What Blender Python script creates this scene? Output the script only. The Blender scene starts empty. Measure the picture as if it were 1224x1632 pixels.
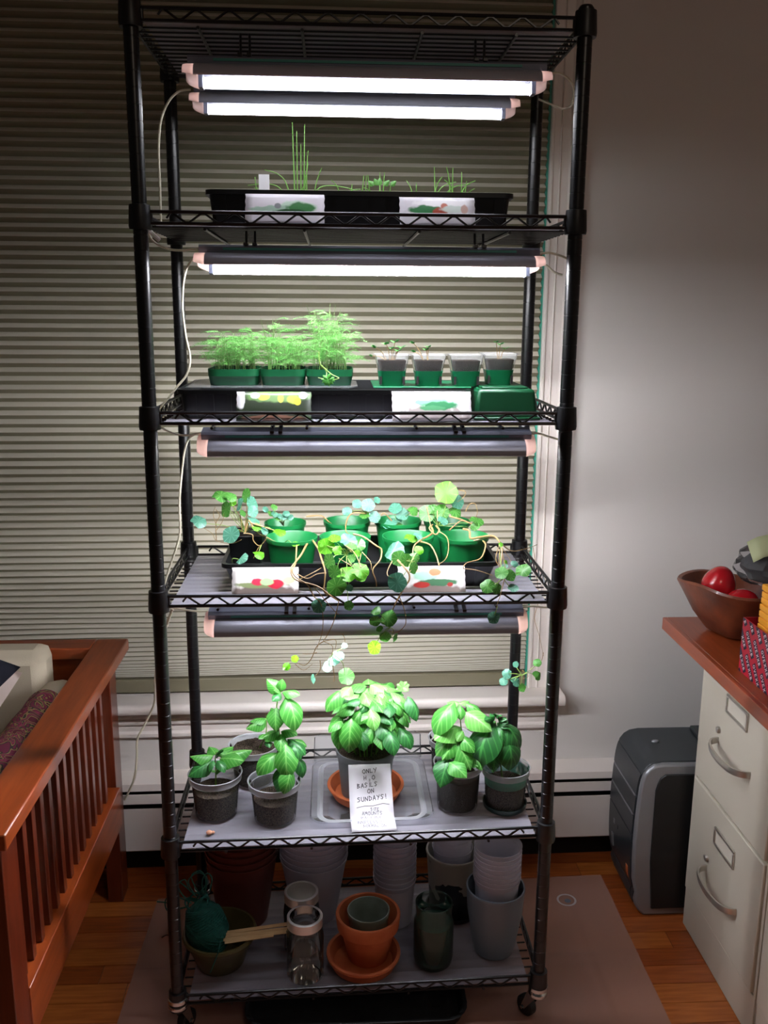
import bpy, bmesh, math, random
from mathutils import Matrix, Vector, Euler, Quaternion
R = random.Random(7)
PI = math.pi
SC = bpy.context.scene
COL = SC.collection

# ------------------------------------------------------------------ camera
F_PX, PITCH, YAW, ROLL = 1454.18, 0.2164, 0.05533, 0.00667
CAM = Vector((-0.0465, -1.6132, 1.4482))
fwd = Vector((math.sin(YAW)*math.cos(PITCH), math.cos(YAW)*math.cos(PITCH), -math.sin(PITCH)))
rt0 = Vector((math.cos(YAW), -math.sin(YAW), 0)); up0 = rt0.cross(fwd)
rt = rt0*math.cos(ROLL) + up0*math.sin(ROLL)
up = -rt0*math.sin(ROLL) + up0*math.cos(ROLL)
cd = bpy.data.cameras.new('camera'); cam = bpy.data.objects.new('camera', cd); COL.objects.link(cam)
cd.sensor_fit = 'VERTICAL'; cd.sensor_height = 24.0; cd.sensor_width = 18.0
cd.lens = F_PX/1632*24.0; cd.clip_start = 0.05
m3 = Matrix((rt, up, -fwd)).transposed()
cam.matrix_world = Matrix.Translation(CAM) @ m3.to_4x4()
SC.camera = cam

# ------------------------------------------------------------------ world, lights, exposure
SC.view_settings.view_transform = 'Standard'; SC.view_settings.look = 'None'
SC.view_settings.gamma = 1; SC.view_settings.use_curve_mapping = False
SC.view_settings.exposure = 0.12
w = bpy.data.worlds.new('dim_room'); SC.world = w; w.use_nodes = True
w.node_tree.nodes['Background'].inputs[0].default_value = (1.0, 0.92, 0.84, 1)
w.node_tree.nodes['Background'].inputs[1].default_value = 0.028
def area(name, loc, rot, sx, sy, power, col):
    l = bpy.data.lights.new(name, 'AREA'); l.shape = 'RECTANGLE'; l.size = sx; l.size_y = sy
    l.energy = power; l.color = col
    o = bpy.data.objects.new(name, l); o.location = loc; o.rotation_euler = rot; COL.objects.link(o); return o
# warm ceiling lamp of the room, behind and above the photographer
area('room_ceiling_light', (0.5, -1.9, 2.40), (math.radians(20), 0, 0), 0.45, 0.45, 3.1, (1.0, 0.82, 0.66))
TUBE_W = 165.0        # emission of the LED tubes
TUBE_TOP = 22.0       # the two old tubes at the top are much weaker

# ------------------------------------------------------------------ materials
MATS = {}
def lin(c):
    if isinstance(c, str):
        c = [int(c[i:i+2], 16)/255 for i in (0, 2, 4)]
        c = [x/12.92 if x <= .04045 else ((x+.055)/1.055)**2.4 for x in c]
    return (c[0], c[1], c[2], 1)
def mat(name, col, rough=.5, metal=0, var=None, vscale=20, bump=0, bscale=200, spec=.5, alpha=1, transl=0, emit=0, coat=0, vstretch=None):
    if name in MATS: return MATS[name]
    m = bpy.data.materials.new(name); m.use_nodes = True; nt = m.node_tree; N = nt.nodes; L = nt.links
    b = N['Principled BSDF']; out = N['Material Output']
    b.inputs['Base Color'].default_value = lin(col); b.inputs['Roughness'].default_value = rough
    b.inputs['Metallic'].default_value = metal; b.inputs['Specular IOR Level'].default_value = spec
    b.inputs['Coat Weight'].default_value = coat
    tc = N.new('ShaderNodeTexCoord')
    if var:
        mp = N.new('ShaderNodeMapping'); L.new(tc.outputs['Object'], mp.inputs[0])
        if vstretch: mp.inputs['Scale'].default_value = vstretch
        no = N.new('ShaderNodeTexNoise'); no.inputs['Scale'].default_value = vscale; no.inputs['Detail'].default_value = 5
        L.new(mp.outputs[0], no.inputs['Vector'])
        cr = N.new('ShaderNodeValToRGB'); cr.color_ramp.elements[0].position = .35; cr.color_ramp.elements[1].position = .65
        cr.color_ramp.elements[0].color = lin(col); cr.color_ramp.elements[1].color = lin(var)
        L.new(no.outputs['Fac'], cr.inputs[0]); L.new(cr.outputs[0], b.inputs['Base Color'])
    if bump:
        nb = N.new('ShaderNodeTexNoise'); nb.inputs['Scale'].default_value = bscale; nb.inputs['Detail'].default_value = 4
        L.new(tc.outputs['Object'], nb.inputs['Vector'])
        bp = N.new('ShaderNodeBump'); bp.inputs['Strength'].default_value = bump; bp.inputs['Distance'].default_value = .002
        L.new(nb.outputs['Fac'], bp.inputs['Height']); L.new(bp.outputs[0], b.inputs['Normal'])
    sh = b.outputs[0]
    if transl:
        t = N.new('ShaderNodeBsdfTranslucent'); mx = N.new('ShaderNodeMixShader'); mx.inputs[0].default_value = transl
        if var: L.new(cr.outputs[0], t.inputs[0])
        else: t.inputs[0].default_value = lin(col)
        L.new(sh, mx.inputs[1]); L.new(t.outputs[0], mx.inputs[2]); sh = mx.outputs[0]
    if alpha < 1:
        t = N.new('ShaderNodeBsdfTransparent'); mx = N.new('ShaderNodeMixShader'); mx.inputs[0].default_value = alpha
        L.new(t.outputs[0], mx.inputs[1]); L.new(sh, mx.inputs[2]); sh = mx.outputs[0]
    if emit:
        b.inputs['Emission Color'].default_value = (1, 1, 1, 1); b.inputs['Emission Strength'].default_value = emit
    L.new(sh, out.inputs[0]); MATS[name] = m
    return m
def glassy(name, tint, body=.12, rough=.15, bodycol='FFFFFF', edge=.10):
    """thin clear plastic or glass: transparent body, glossy skin"""
    if name in MATS: return MATS[name]
    m = bpy.data.materials.new(name); m.use_nodes = True; nt = m.node_tree; N = nt.nodes; L = nt.links
    b = N['Principled BSDF']; out = N['Material Output']
    b.inputs['Base Color'].default_value = lin(bodycol); b.inputs['Roughness'].default_value = .5
    t = N.new('ShaderNodeBsdfTransparent'); t.inputs[0].default_value = lin(tint)
    m1 = N.new('ShaderNodeMixShader'); m1.inputs[0].default_value = body
    L.new(t.outputs[0], m1.inputs[1]); L.new(b.outputs[0], m1.inputs[2])
    g = N.new('ShaderNodeBsdfGlossy'); g.inputs['Roughness'].default_value = rough
    lw = N.new('ShaderNodeLayerWeight'); lw.inputs[0].default_value = edge
    m2 = N.new('ShaderNodeMixShader'); L.new(lw.outputs['Fresnel'], m2.inputs[0])
    L.new(m1.outputs[0], m2.inputs[1]); L.new(g.outputs[0], m2.inputs[2]); L.new(m2.outputs[0], out.inputs[0])
    MATS[name] = m; return m
def leafmat(name, c1, c2, vein, transl=.3, kind='basil'):
    if name in MATS: return MATS[name]
    m = bpy.data.materials.new(name); m.use_nodes = True; nt = m.node_tree; N = nt.nodes; L = nt.links
    b = N['Principled BSDF']; out = N['Material Output']; b.inputs['Roughness'].default_value = .42
    tc = N.new('ShaderNodeTexCoord'); sp = N.new('ShaderNodeSeparateXYZ'); L.new(tc.outputs['Object'], sp.inputs[0])
    def mt(op, a, b_=None):
        n = N.new('ShaderNodeMath'); n.operation = op
        for i, v in enumerate((a, b_)):
            if v is None: continue
            if isinstance(v, (int, float)): n.inputs[i].default_value = v
            else: L.new(v, n.inputs[i])
        return n.outputs[0]
    if kind == 'basil':
        ax = mt('ABSOLUTE', sp.outputs[0])
        s = mt('SINE', mt('MULTIPLY', mt('SUBTRACT', sp.outputs[1], mt('MULTIPLY', ax, .9)), 44))
        v = mt('MAXIMUM', mt('MULTIPLY', mt('GREATER_THAN', s, .78), .6), mt('LESS_THAN', ax, .02))
    else:
        a = mt('ARCTAN2', sp.outputs[0], sp.outputs[1])
        s = mt('COSINE', mt('MULTIPLY', a, 9))
        v = mt('MULTIPLY', mt('GREATER_THAN', s, .93), .8)
    no = N.new('ShaderNodeTexNoise'); no.inputs['Scale'].default_value = 2.5; L.new(tc.outputs['Object'], no.inputs['Vector'])
    cr = N.new('ShaderNodeMixRGB'); cr.inputs[1].default_value = lin(c1); cr.inputs[2].default_value = lin(c2); L.new(no.outputs['Fac'], cr.inputs[0])
    mx = N.new('ShaderNodeMixRGB'); mx.inputs[2].default_value = lin(vein); L.new(v, mx.inputs[0]); L.new(cr.outputs[0], mx.inputs[1])
    L.new(mx.outputs[0], b.inputs['Base Color'])
    bp = N.new('ShaderNodeBump'); bp.inputs['Strength'].default_value = .25; bp.inputs['Distance'].default_value = .02; L.new(v, bp.inputs['Height']); L.new(bp.outputs[0], b.inputs['Normal'])
    t = N.new('ShaderNodeBsdfTranslucent'); L.new(mx.outputs[0], t.inputs[0])
    ms = N.new('ShaderNodeMixShader'); ms.inputs[0].default_value = transl
    L.new(b.outputs[0], ms.inputs[1]); L.new(t.outputs[0], ms.inputs[2]); L.new(ms.outputs[0], out.inputs[0])
    MATS[name] = m; return m
def picmat(name, base, spots, axes='XZ', warp=.25, wscale=60, rough=.35):
    """printed paper: soft-edged patches of print or painted shade at object coordinates (u, v, ru, rv, colour)"""
    m = bpy.data.materials.new(name); m.use_nodes = True; nt = m.node_tree; N = nt.nodes; L = nt.links
    b = N['Principled BSDF']; b.inputs['Roughness'].default_value = rough
    tc = N.new('ShaderNodeTexCoord')
    no = N.new('ShaderNodeTexNoise'); no.inputs['Scale'].default_value = wscale; L.new(tc.outputs['Object'], no.inputs['Vector'])
    cur = None
    for (u, v, ru, rv, c) in spots:
        mp = N.new('ShaderNodeMapping'); mp.vector_type = 'POINT'
        iu, iv = 'XYZ'.index(axes[0]), 'XYZ'.index(axes[1])
        loc = [0, 0, 0]; sc = [0, 0, 0]; sc[iu] = 1/ru; sc[iv] = 1/rv; loc[iu] = -u/ru; loc[iv] = -v/rv
        mp.inputs['Location'].default_value = loc; mp.inputs['Scale'].default_value = sc
        L.new(tc.outputs['Object'], mp.inputs[0])
        ln = N.new('ShaderNodeVectorMath'); ln.operation = 'LENGTH'; L.new(mp.outputs[0], ln.inputs[0])
        ad = N.new('ShaderNodeMath'); ad.operation = 'MULTIPLY_ADD'; L.new(no.outputs['Fac'], ad.inputs[0]); ad.inputs[1].default_value = warp*4; L.new(ln.outputs['Value'], ad.inputs[2])
        cr = N.new('ShaderNodeMapRange'); cr.inputs[1].default_value = .85+warp*2; cr.inputs[2].default_value = 1.15+warp*2; cr.inputs[3].default_value = 1; cr.inputs[4].default_value = 0
        L.new(ad.outputs[0], cr.inputs[0])
        mx = N.new('ShaderNodeMixRGB'); L.new(cr.outputs[0], mx.inputs[0]); mx.inputs[2].default_value = lin(c)
        if cur is None: mx.inputs[1].default_value = lin(base)
        else: L.new(cur, mx.inputs[1])
        cur = mx.outputs[0]
    L.new(cur, b.inputs['Base Color']); return m

# ------------------------------------------------------------------ mesh building
class MB:
    def __init__(s): s.v = []; s.f = []
    def add(s, vs, fs):
        o = len(s.v); s.v += [Vector(v) for v in vs]; s.f += [tuple(i+o for i in f) for f in fs]; return s
    def box(s, x0, x1, y0, y1, z0, z1, M=None):
        vs = [Vector((x, y, z)) for z in (z0, z1) for y in (y0, y1) for x in (x0, x1)]
        if M: vs = [M @ v for v in vs]
        return s.add(vs, [(0, 2, 3, 1), (4, 5, 7, 6), (0, 1, 5, 4), (2, 6, 7, 3), (0, 4, 6, 2), (1, 3, 7, 5)])
    def tube(s, pts, r, n=6, cap=True):
        pts = [Vector(p) for p in pts]; k = len(pts)
        rs = [r]*k if not isinstance(r, (list, tuple)) else r
        vs = []; prev = None
        for i, p in enumerate(pts):
            d = (pts[min(i+1, k-1)]-pts[max(i-1, 0)])
            if d.length < 1e-9: d = Vector((0, 0, 1))
            d.normalize()
            if prev is None: a = d.orthogonal().normalized()
            else:
                a = prev - d*prev.dot(d)
                a = a.normalized() if a.length > 1e-6 else d.orthogonal().normalized()
            prev = a; b = d.cross(a)
            for j in range(n):
                t = 2*PI*j/n; vs.append(p + (a*math.cos(t)+b*math.sin(t))*rs[i])
        fs = [(i*n+j, i*n+(j+1) % n, (i+1)*n+(j+1) % n, (i+1)*n+j) for i in range(k-1) for j in range(n)]
        if cap: fs += [tuple(range(n))[::-1], tuple(range((k-1)*n, k*n))]
        return s.add(vs, fs)
    def lathe(s, prof, c=(0, 0, 0), n=32, M=None):
        """prof: list of (r, z) revolved about z"""
        c = Vector(c); vs = []; k = len(prof)
        for (r, z) in prof:
            for j in range(n):
                t = 2*PI*j/n; v = Vector((r*math.cos(t), r*math.sin(t), z)); vs.append((M @ v if M else v)+c)
        fs = [(i*n+j, i*n+(j+1) % n, (i+1)*n+(j+1) % n, (i+1)*n+j) for i in range(k-1) for j in range(n)]
        return s.add(vs, fs)
    def disc(s, r, z, c=(0, 0, 0), n=32, rings=6, rough=0, seed=1):
        rr = random.Random(seed); c = Vector(c); vs = [Vector((0, 0, z))+c]; 
        for i in range(1, rings+1):
            for j in range(n):
                t = 2*PI*j/n; q = r*i/rings; vs.append(Vector((q*math.cos(t), q*math.sin(t), z+rr.uniform(-rough, rough)))+c)
        fs = [(0, 1+j, 1+(j+1) % n) for j in range(n)]
        for i in range(rings-1):
            a = 1+i*n; fs += [(a+j, a+n+j, a+n+(j+1) % n, a+(j+1) % n) for j in range(n)]
        return s.add(vs, fs)
    def ball(s, c, rx, ry=None, rz=None, n=20, m=12, M=None):
        ry = ry or rx; rz = rz or rx; c = Vector(c); vs = []
        for i in range(m+1):
            a = -PI/2+PI*i/m
            for j in range(n):
                t = 2*PI*j/n; v = Vector((rx*math.cos(a)*math.cos(t), ry*math.cos(a)*math.sin(t), rz*math.sin(a))); vs.append((M @ v if M else v)+c)
        return s.add(vs, [(i*n+j, i*n+(j+1) % n, (i+1)*n+(j+1) % n, (i+1)*n+j) for i in range(m) for j in range(n)])
    def prism(s, poly, axis, a, b, caps=True):
        """poly: 2-D outline; extruded along axis from a to b"""
        def P(u, v, t):
            return {'x': (t, u, v), 'y': (u, t, v), 'z': (u, v, t)}[axis]
        n = len(poly); vs = [P(u, v, a) for u, v in poly]+[P(u, v, b) for u, v in poly]
        fs = [(i, (i+1) % n, n+(i+1) % n, n+i) for i in range(n)]
        if caps: fs += [tuple(range(n))[::-1], tuple(range(n, 2*n))]
        return s.add(vs, fs)
    def grid(s, fn, nu, nv):
        vs = [fn(i/nu, j/nv) for j in range(nv+1) for i in range(nu+1)]
        return s.add(vs, [(j*(nu+1)+i, j*(nu+1)+i+1, (j+1)*(nu+1)+i+1, (j+1)*(nu+1)+i) for j in range(nv) for i in range(nu)])
    def mesh(s, name, m=None, smooth=True, M=None, normals=True, angle=38):
        me = bpy.data.meshes.new(name)
        me.from_pydata([(M @ v if M else v) for v in s.v], [], s.f); me.validate()
        if normals:
            bm = bmesh.new(); bm.from_mesh(me); bmesh.ops.recalc_face_normals(bm, faces=bm.faces); bm.to_mesh(me); bm.free()
        if smooth:
            me.shade_smooth(); me.set_sharp_from_angle(angle=math.radians(angle))
        if m: me.materials.append(m)
        return me
    def build(s, name, m, parent=None, bevel=0, solid=0, **kw):
        """world-space verts; a child's mesh is put in its parent's space"""
        M = parent_world(parent).inverted() if parent else None
        o = bpy.data.objects.new(name, s.mesh(name, m, M=M, **kw)); COL.objects.link(o)
        if parent: o.parent = parent
        if solid:
            md = o.modifiers.new('Solidify', 'SOLIDIFY'); md.thickness = solid; md.offset = 0
        if bevel:
            md = o.modifiers.new('Bevel', 'BEVEL'); md.width = bevel; md.segments = 2; md.limit_method = 'ANGLE'; md.harden_normals = False
        return o
def parent_world(o):
    m = o.matrix_basis.copy()
    while o.parent: o = o.parent; m = o.matrix_basis @ m
    return m
def tag(o, label=None, cat=None, group=None, kind=None):
    if label: o['label'] = label
    if cat: o['category'] = cat
    if group: o['group'] = group
    if kind: o['kind'] = kind
    return o
def thing(name, label, cat, loc=(0, 0, 0), group=None, rotz=0):
    o = bpy.data.objects.new(name, None); COL.objects.link(o); o.location = loc; o.rotation_euler = (0, 0, rotz)
    o.empty_display_size = .02
    return tag(o, label, cat, group)
def solo(mb, name, m, label, cat, loc=(0, 0, 0), group=None, **kw):
    """a thing that is one mesh, origin at loc"""
    Mi = Matrix.Translation(-Vector(loc)); mb.v = [Mi @ v for v in mb.v]
    o = mb.build(name, m, **kw); o.location = loc
    return tag(o, label, cat, group)
def struct(mb, name, m, **kw): return tag(mb.build(name, m, **kw), kind='structure')
def at(x, y, Y):
    """the point of the plane y = Y that a surveyed pixel of the photograph shows"""
    d = fwd + rt*((x-612)/F_PX) - up*((y-816)/F_PX); return CAM + d*((Y-CAM.y)/d.y)
def smooth_path(pts, sub=5):
    pts = [Vector(p) for p in pts]; out = []
    for i in range(len(pts)-1):
        p0 = pts[max(i-1, 0)]; p1 = pts[i]; p2 = pts[i+1]; p3 = pts[min(i+2, len(pts)-1)]
        for k in range(sub):
            t = k/sub
            out.append(.5*((2*p1)+(p2-p0)*t+(2*p0-5*p1+4*p2-p3)*t*t+(3*p1-p0-3*p2+p3)*t**3))
    out.append(pts[-1]); return out

# handwriting: strokes on a 1 x 1.4 cell
STK = {'O': [[(.5, 1.4), (.05, 1), (.05, .35), (.5, 0), (.95, .4), (.9, 1.05), (.5, 1.4)]], 'N': [[(.05, 0), (.05, 1.3), (.85, .1), (.9, 1.4)]],
 'L': [[(.1, 1.4), (.1, .05), (.85, .1)]], 'Y': [[(.05, 1.4), (.45, .75)], [(.95, 1.4), (.4, 0)]], 'H': [[(.1, 1.4), (.1, 0)], [(.85, 1.4), (.85, 0)], [(.1, .7), (.85, .75)]],
 '2': [[(.1, .9), (.5, 1.15), (.8, .8), (.1, .05), (.9, .05)]], 'B': [[(.1, 0), (.1, 1.4), (.75, 1.15), (.15, .75), (.9, .4), (.1, 0)]],
 'A': [[(.05, 0), (.5, 1.4), (.95, 0)], [(.25, .5), (.8, .5)]], 'S': [[(.9, 1.25), (.4, 1.4), (.15, 1.05), (.8, .5), (.6, .05), (.1, .1)]], 'I': [[(.5, 1.4), (.5, 0)]],
 'U': [[(.1, 1.4), (.1, .3), (.5, 0), (.9, .3), (.9, 1.4)]], 'D': [[(.1, 0), (.1, 1.4), (.9, .8), (.7, .2), (.1, 0)]], '!': [[(.5, 1.4), (.5, .4)], [(.5, .12), (.5, 0)]],
 'T': [[(.5, 1.4), (.5, 0)], [(.05, 1.35), (.95, 1.4)]], 'E': [[(.85, 1.4), (.15, 1.35), (.1, 0), (.85, 0)], [(.1, .7), (.7, .72)]], 'M': [[(.05, 0), (.15, 1.4), (.5, .5), (.85, 1.4), (.95, 0)]],
 'P': [[(.1, 0), (.1, 1.4), (.9, 1.1), (.15, .65)]], 'C': [[(.9, 1.2), (.4, 1.4), (.1, .7), (.4, 0), (.9, .15)]], 'W': [[(.05, 1.4), (.25, 0), (.5, .9), (.75, 0), (.95, 1.4)]],
 'R': [[(.1, 0), (.1, 1.4), (.85, 1.1), (.15, .7), (.9, 0)]], 'V': [[(.05, 1.4), (.5, 0), (.95, 1.4)]], 'X': [[(.05, 1.4), (.95, 0)], [(.95, 1.4), (.05, 0)]], 'Z': [[(.1, 1.4), (.9, 1.4), (.1, 0), (.9, 0)]], '.': [[(.4, 0), (.5, .1)]], ' ': []}
def write(mb, txt, org, du, dv, nrm, size, wid=.1, gap=1.25, jit=.06, rr=None):
    rr = rr or random.Random(len(txt))
    x = 0
    for ch in txt:
        for st in STK.get(ch, []):
            pts = [org + du*((x+px+rr.uniform(-jit, jit))*size) + dv*((py+rr.uniform(-jit, jit))*size) + nrm*.0004 for px, py in st]
            for a, b in zip(pts, pts[1:]):
                d = (b-a); 
                if d.length < 1e-7: continue
                d.normalize(); s = nrm.cross(d)*(wid*size/2); e = d*(wid*size*.3)
                mb.add([a-e-s, b+e-s, b+e+s, a-e+s], [(0, 1, 2, 3)])
        x += gap*(.6 if ch in 'I!.' else 1)

# ================================================================== SETTING
WR = Matrix.Rotation(0.0145, 4, 'Z')          # the window wall stands half a degree askew to the rack
def wall(mb): mb.v = [WR @ v for v in mb.v]; return mb
WY = .605
M_wall = mat('wall_paint', 'D9D4CF', .75, bump=.08, bscale=500)
M_white = mat('white_trim_paint', 'E6DDD6', .38)
M_dark = mat('dark_gap', '0B0908', .8)
# wall with its window opening (x -1.62..0.462, z 0.47..2.35)
b = MB(); b.box(-3.0, -1.62, WY, WY+.15, 0, 2.6); b.box(.462, 1.75, WY, WY+.15, 0, 2.6)
b.box(-1.62, .462, WY, WY+.15, 0, .475); b.box(-1.62, .462, WY, WY+.15, 2.36, 2.6)
struct(wall(b), 'wall_back', M_wall)
b = MB(); b.box(1.75, 1.85, -3.2, .80, 0, 2.6); struct(b, 'wall_right', M_wall)
b = MB(); b.box(-3.0, 1.85, -3.2, .8, 2.6, 2.66); struct(b, 'ceiling', mat('ceiling_paint', 'C9C4BC', .8))

# floor: sub-floor and strip-oak planks
floor = struct(MB().box(-3.0, 1.85, -3.2, .80, -.06, -.012), 'floor', mat('subfloor_wood', '3B1C0B', .7))
woods = [mat('oak_plank_%s' % n, c, .30, var=v, vscale=9, vstretch=(1.2, 14, 1), bump=.05, bscale=60, coat=.12) for n, c, v in
         (('amber', 'A4582A', '8A4520'), ('honey', 'B0652F', '96501F'), ('russet', '95491F', '7B3A18'))]
rp = random.Random(3); y = .612; row = 0
while y > -.62:
    x = -1.75 - rp.random()*.5
    while x < 1.45:
        ln = rp.uniform(.5, 1.1); x1 = min(x+ln, 1.6)
        if x1 > -1.4:
            MB().box(x+.0006, x1-.0006, y-.0572+.0006, y-.0006, -.012, rp.uniform(-.0003, .0003)).build('plank', rp.choice(woods), floor, smooth=False)
        x = x1
    y -= .0572; row += 1
struct(MB().box(-3.0, 1.85, -3.2, y, -.012, 0), 'floor', woods[0])

# window: jambs, glass, casing, stool, apron
b = MB(); b.box(-1.62, .462, .655, .660, .475, 2.36)
win = struct(wall(b), 'window_1', glassy('window_glass', '6F8F88', .1, .02))
b = MB(); b.box(-1.62, -.60, .662, .69, 1.38, 1.43).box(-.60, .462, .662, .69, 1.38, 1.43).box(-.62, -.58, .662, .69, .475, 2.36).box(.40, .462, .662, .69, .475, 2.36).box(-1.62, .462, .662, .69, .475, .53)
wall(b).build('window_sash', M_white, win)
b = MB(); b.box(-1.66, .52, .745, .75, .40, 2.42); struct(wall(b), 'wall_outside', mat('night_outside', '0E1A18', .9))
# jamb edge beside the shade; greenish light reflected there is painted on as teal
b = MB(); b.box(.4575, .4625, .598, .655, .475, 2.36); wall(b).build('jamb', mat('teal_jamb_reflection', '3E9A84', .5), win)
# moulded casing, right side (fluted profile extruded in z)
def casing_profile(x0, x1, yb, d):
    """flat back, moulded front: (x, y) outline"""
    w = x1-x0; pr = [(0, .55), (.03, .62), (.10, .62), (.12, .50), (.30, .50), (.33, .62), (.37, .50), (.60, .52), (.66, .66), (.74, .72), (.78, .98), (.90, 1.0), (.97, .94), (1, .8)]
    return [(x0, yb)] + [(x0+u*w, yb-d*v) for u, v in pr] + [(x1, yb)]
b = MB(); b.prism(casing_profile(.4625, .537, WY, .034), 'z', .4905, 2.42); struct(wall(b), 'trim_1', M_white)
b = MB(); b.box(-1.70, .533, WY-.022, WY, 2.36, 2.43); struct(wall(b), 'trim_2', M_white)
# stool with bullnose
z0, z1, yf = .462, .490, .525
nose = [(WY+.05, z0), (yf+.010, z0)]+[(yf+.010-.012*math.sin(t), (z0+z1)/2-(z1-z0)/2*math.cos(t)) for t in [PI*i/8 for i in range(1, 8)]]+[(yf+.010, z1), (WY+.05, z1)]
b = MB(); b.prism(nose, 'x', -1.75, .462); b.prism([p for p in nose if p[0] < WY-.0005 or True and p[0] <= WY] + [(WY-.001, z1), (WY-.001, z0)][:0], 'x', .462, .548) if False else None
b.prism([(WY, z0)]+nose[1:-1]+[(WY, z1)], 'x', .462, .548)
struct(wall(b), 'trim_3', M_white)
# apron: stepped mouldings
ap = [(WY, .462), (WY-.030, .462), (WY-.030, .450), (WY-.016, .444), (WY-.016, .436), (WY-.024, .430), (WY-.026, .420), (WY-.022, .412), (WY-.014, .408), (WY-.014, .392), (WY-.020, .386), (WY-.020, .378), (WY-.012, .372), (WY, .372)]
b = MB(); b.prism(ap, 'x', -1.70, .528); struct(wall(b), 'trim_4', M_white)
# baseboard heater
hx0, hx1 = -2.9, 1.74
hb = MB(); hb.prism([(WY, .275), (WY-.050, .275), (WY-.062, .268), (WY-.064, .250), (WY-.060, .249), (WY-.058, .266), (WY-.048, .271), (WY, .271)], 'x', hx0, hx1)
heater = thing('baseboard_heater', 'long white hydronic baseboard heater with two black slots along the wall', 'heater', (0, .57, 0))
wall(hb).build('top_cover', M_white, heater)
hb = MB(); hb.prism([(WY-.0590, .239), (WY-.062, .239), (WY-.062, .213), (WY-.0590, .213)], 'x', hx0, hx1); wall(hb).build('damper', M_white, heater)
hb = MB(); hb.prism([(WY-.0590, .199), (WY-.0625, .199), (WY-.064, .082), (WY-.060, .078), (WY-.056, .078), (WY-.0590, .085)], 'x', hx0, hx1); wall(hb).build('front_panel', M_white, heater)
hb = MB(); hb.box(hx0, hx1, WY-.012, WY-.001, .0, .246); wall(hb).build('back_plate', M_dark, heater)
hb = MB(); hb.box(hx0, hx1, WY-.050, WY-.02, .09, .19); wall(hb).build('fins', mat('aluminium_fin', '3A3836', .6), heater)

# pleated cellular shade: zigzag sheet with pleats that bunch up towards the bottom
zs = [2.33]; 
while zs[-1] > .536:
    z = zs[-1]
    p = .0203 if z > 1.15 else (.0203-(1.15-z)*.0105 if z > .80 else (.0166-(.80-z)*.024 if z > .6 else max(.0045, .0118-(.6-z)*.13)))
    zs.append(z-p)
SX0, SX1 = -1.60, .4565
def shade_part():
    b = MB(); pr = []
    rs = random.Random(5)
    for i in range(len(zs)-1):
        a, c = zs[i], zs[i+1]; h = a-c; d = min(.0140, h*.75+.001)
        pr += [(.604, a), (.604-d*.93, a-h*.43), (.604-d, a-h*.50), (.604-d*.93, a-h*.57)]
    pr.append((.604, zs[-1]))
    xs = [SX0+(SX1-SX0)*i/24 for i in range(25)]
    for i, x in enumerate(xs):
        for (yy, zz) in pr: b.v.append(Vector((x, yy, zz + (.0012*math.sin(x*9+zz*40) if zz < .75 else 0))))
    n = len(pr)
    for i in range(24):
        for j in range(n-1): b.f.append((i*n+j, i*n+j+1, (i+1)*n+j+1, (i+1)*n+j))
    return b
shade = thing('window_shade', 'beige pleated cellular shade drawn down over the window', 'window shade', (-.55, .60, .5))
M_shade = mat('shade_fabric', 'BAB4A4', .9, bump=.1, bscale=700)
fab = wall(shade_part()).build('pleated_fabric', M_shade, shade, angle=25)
# lower pleat faces take a darker olive tone: shadow painted into the fabric
fab.data.materials.append(mat('shade_fabric_shadowed', '84806B', .9, bump=.1, bscale=700))
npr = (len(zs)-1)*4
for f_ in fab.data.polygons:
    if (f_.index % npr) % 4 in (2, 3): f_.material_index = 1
b = MB(); b.box(SX0, SX1, .590, .612, .497, .533); wall(b).build('bottom_rail', mat('shade_rail', '736D57', .5), shade, bevel=.003)
b = MB(); b.box(SX0, SX1, .585, .63, 2.33, 2.36); wall(b).build('head_rail', MATS['shade_rail'], shade, bevel=.002)

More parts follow.
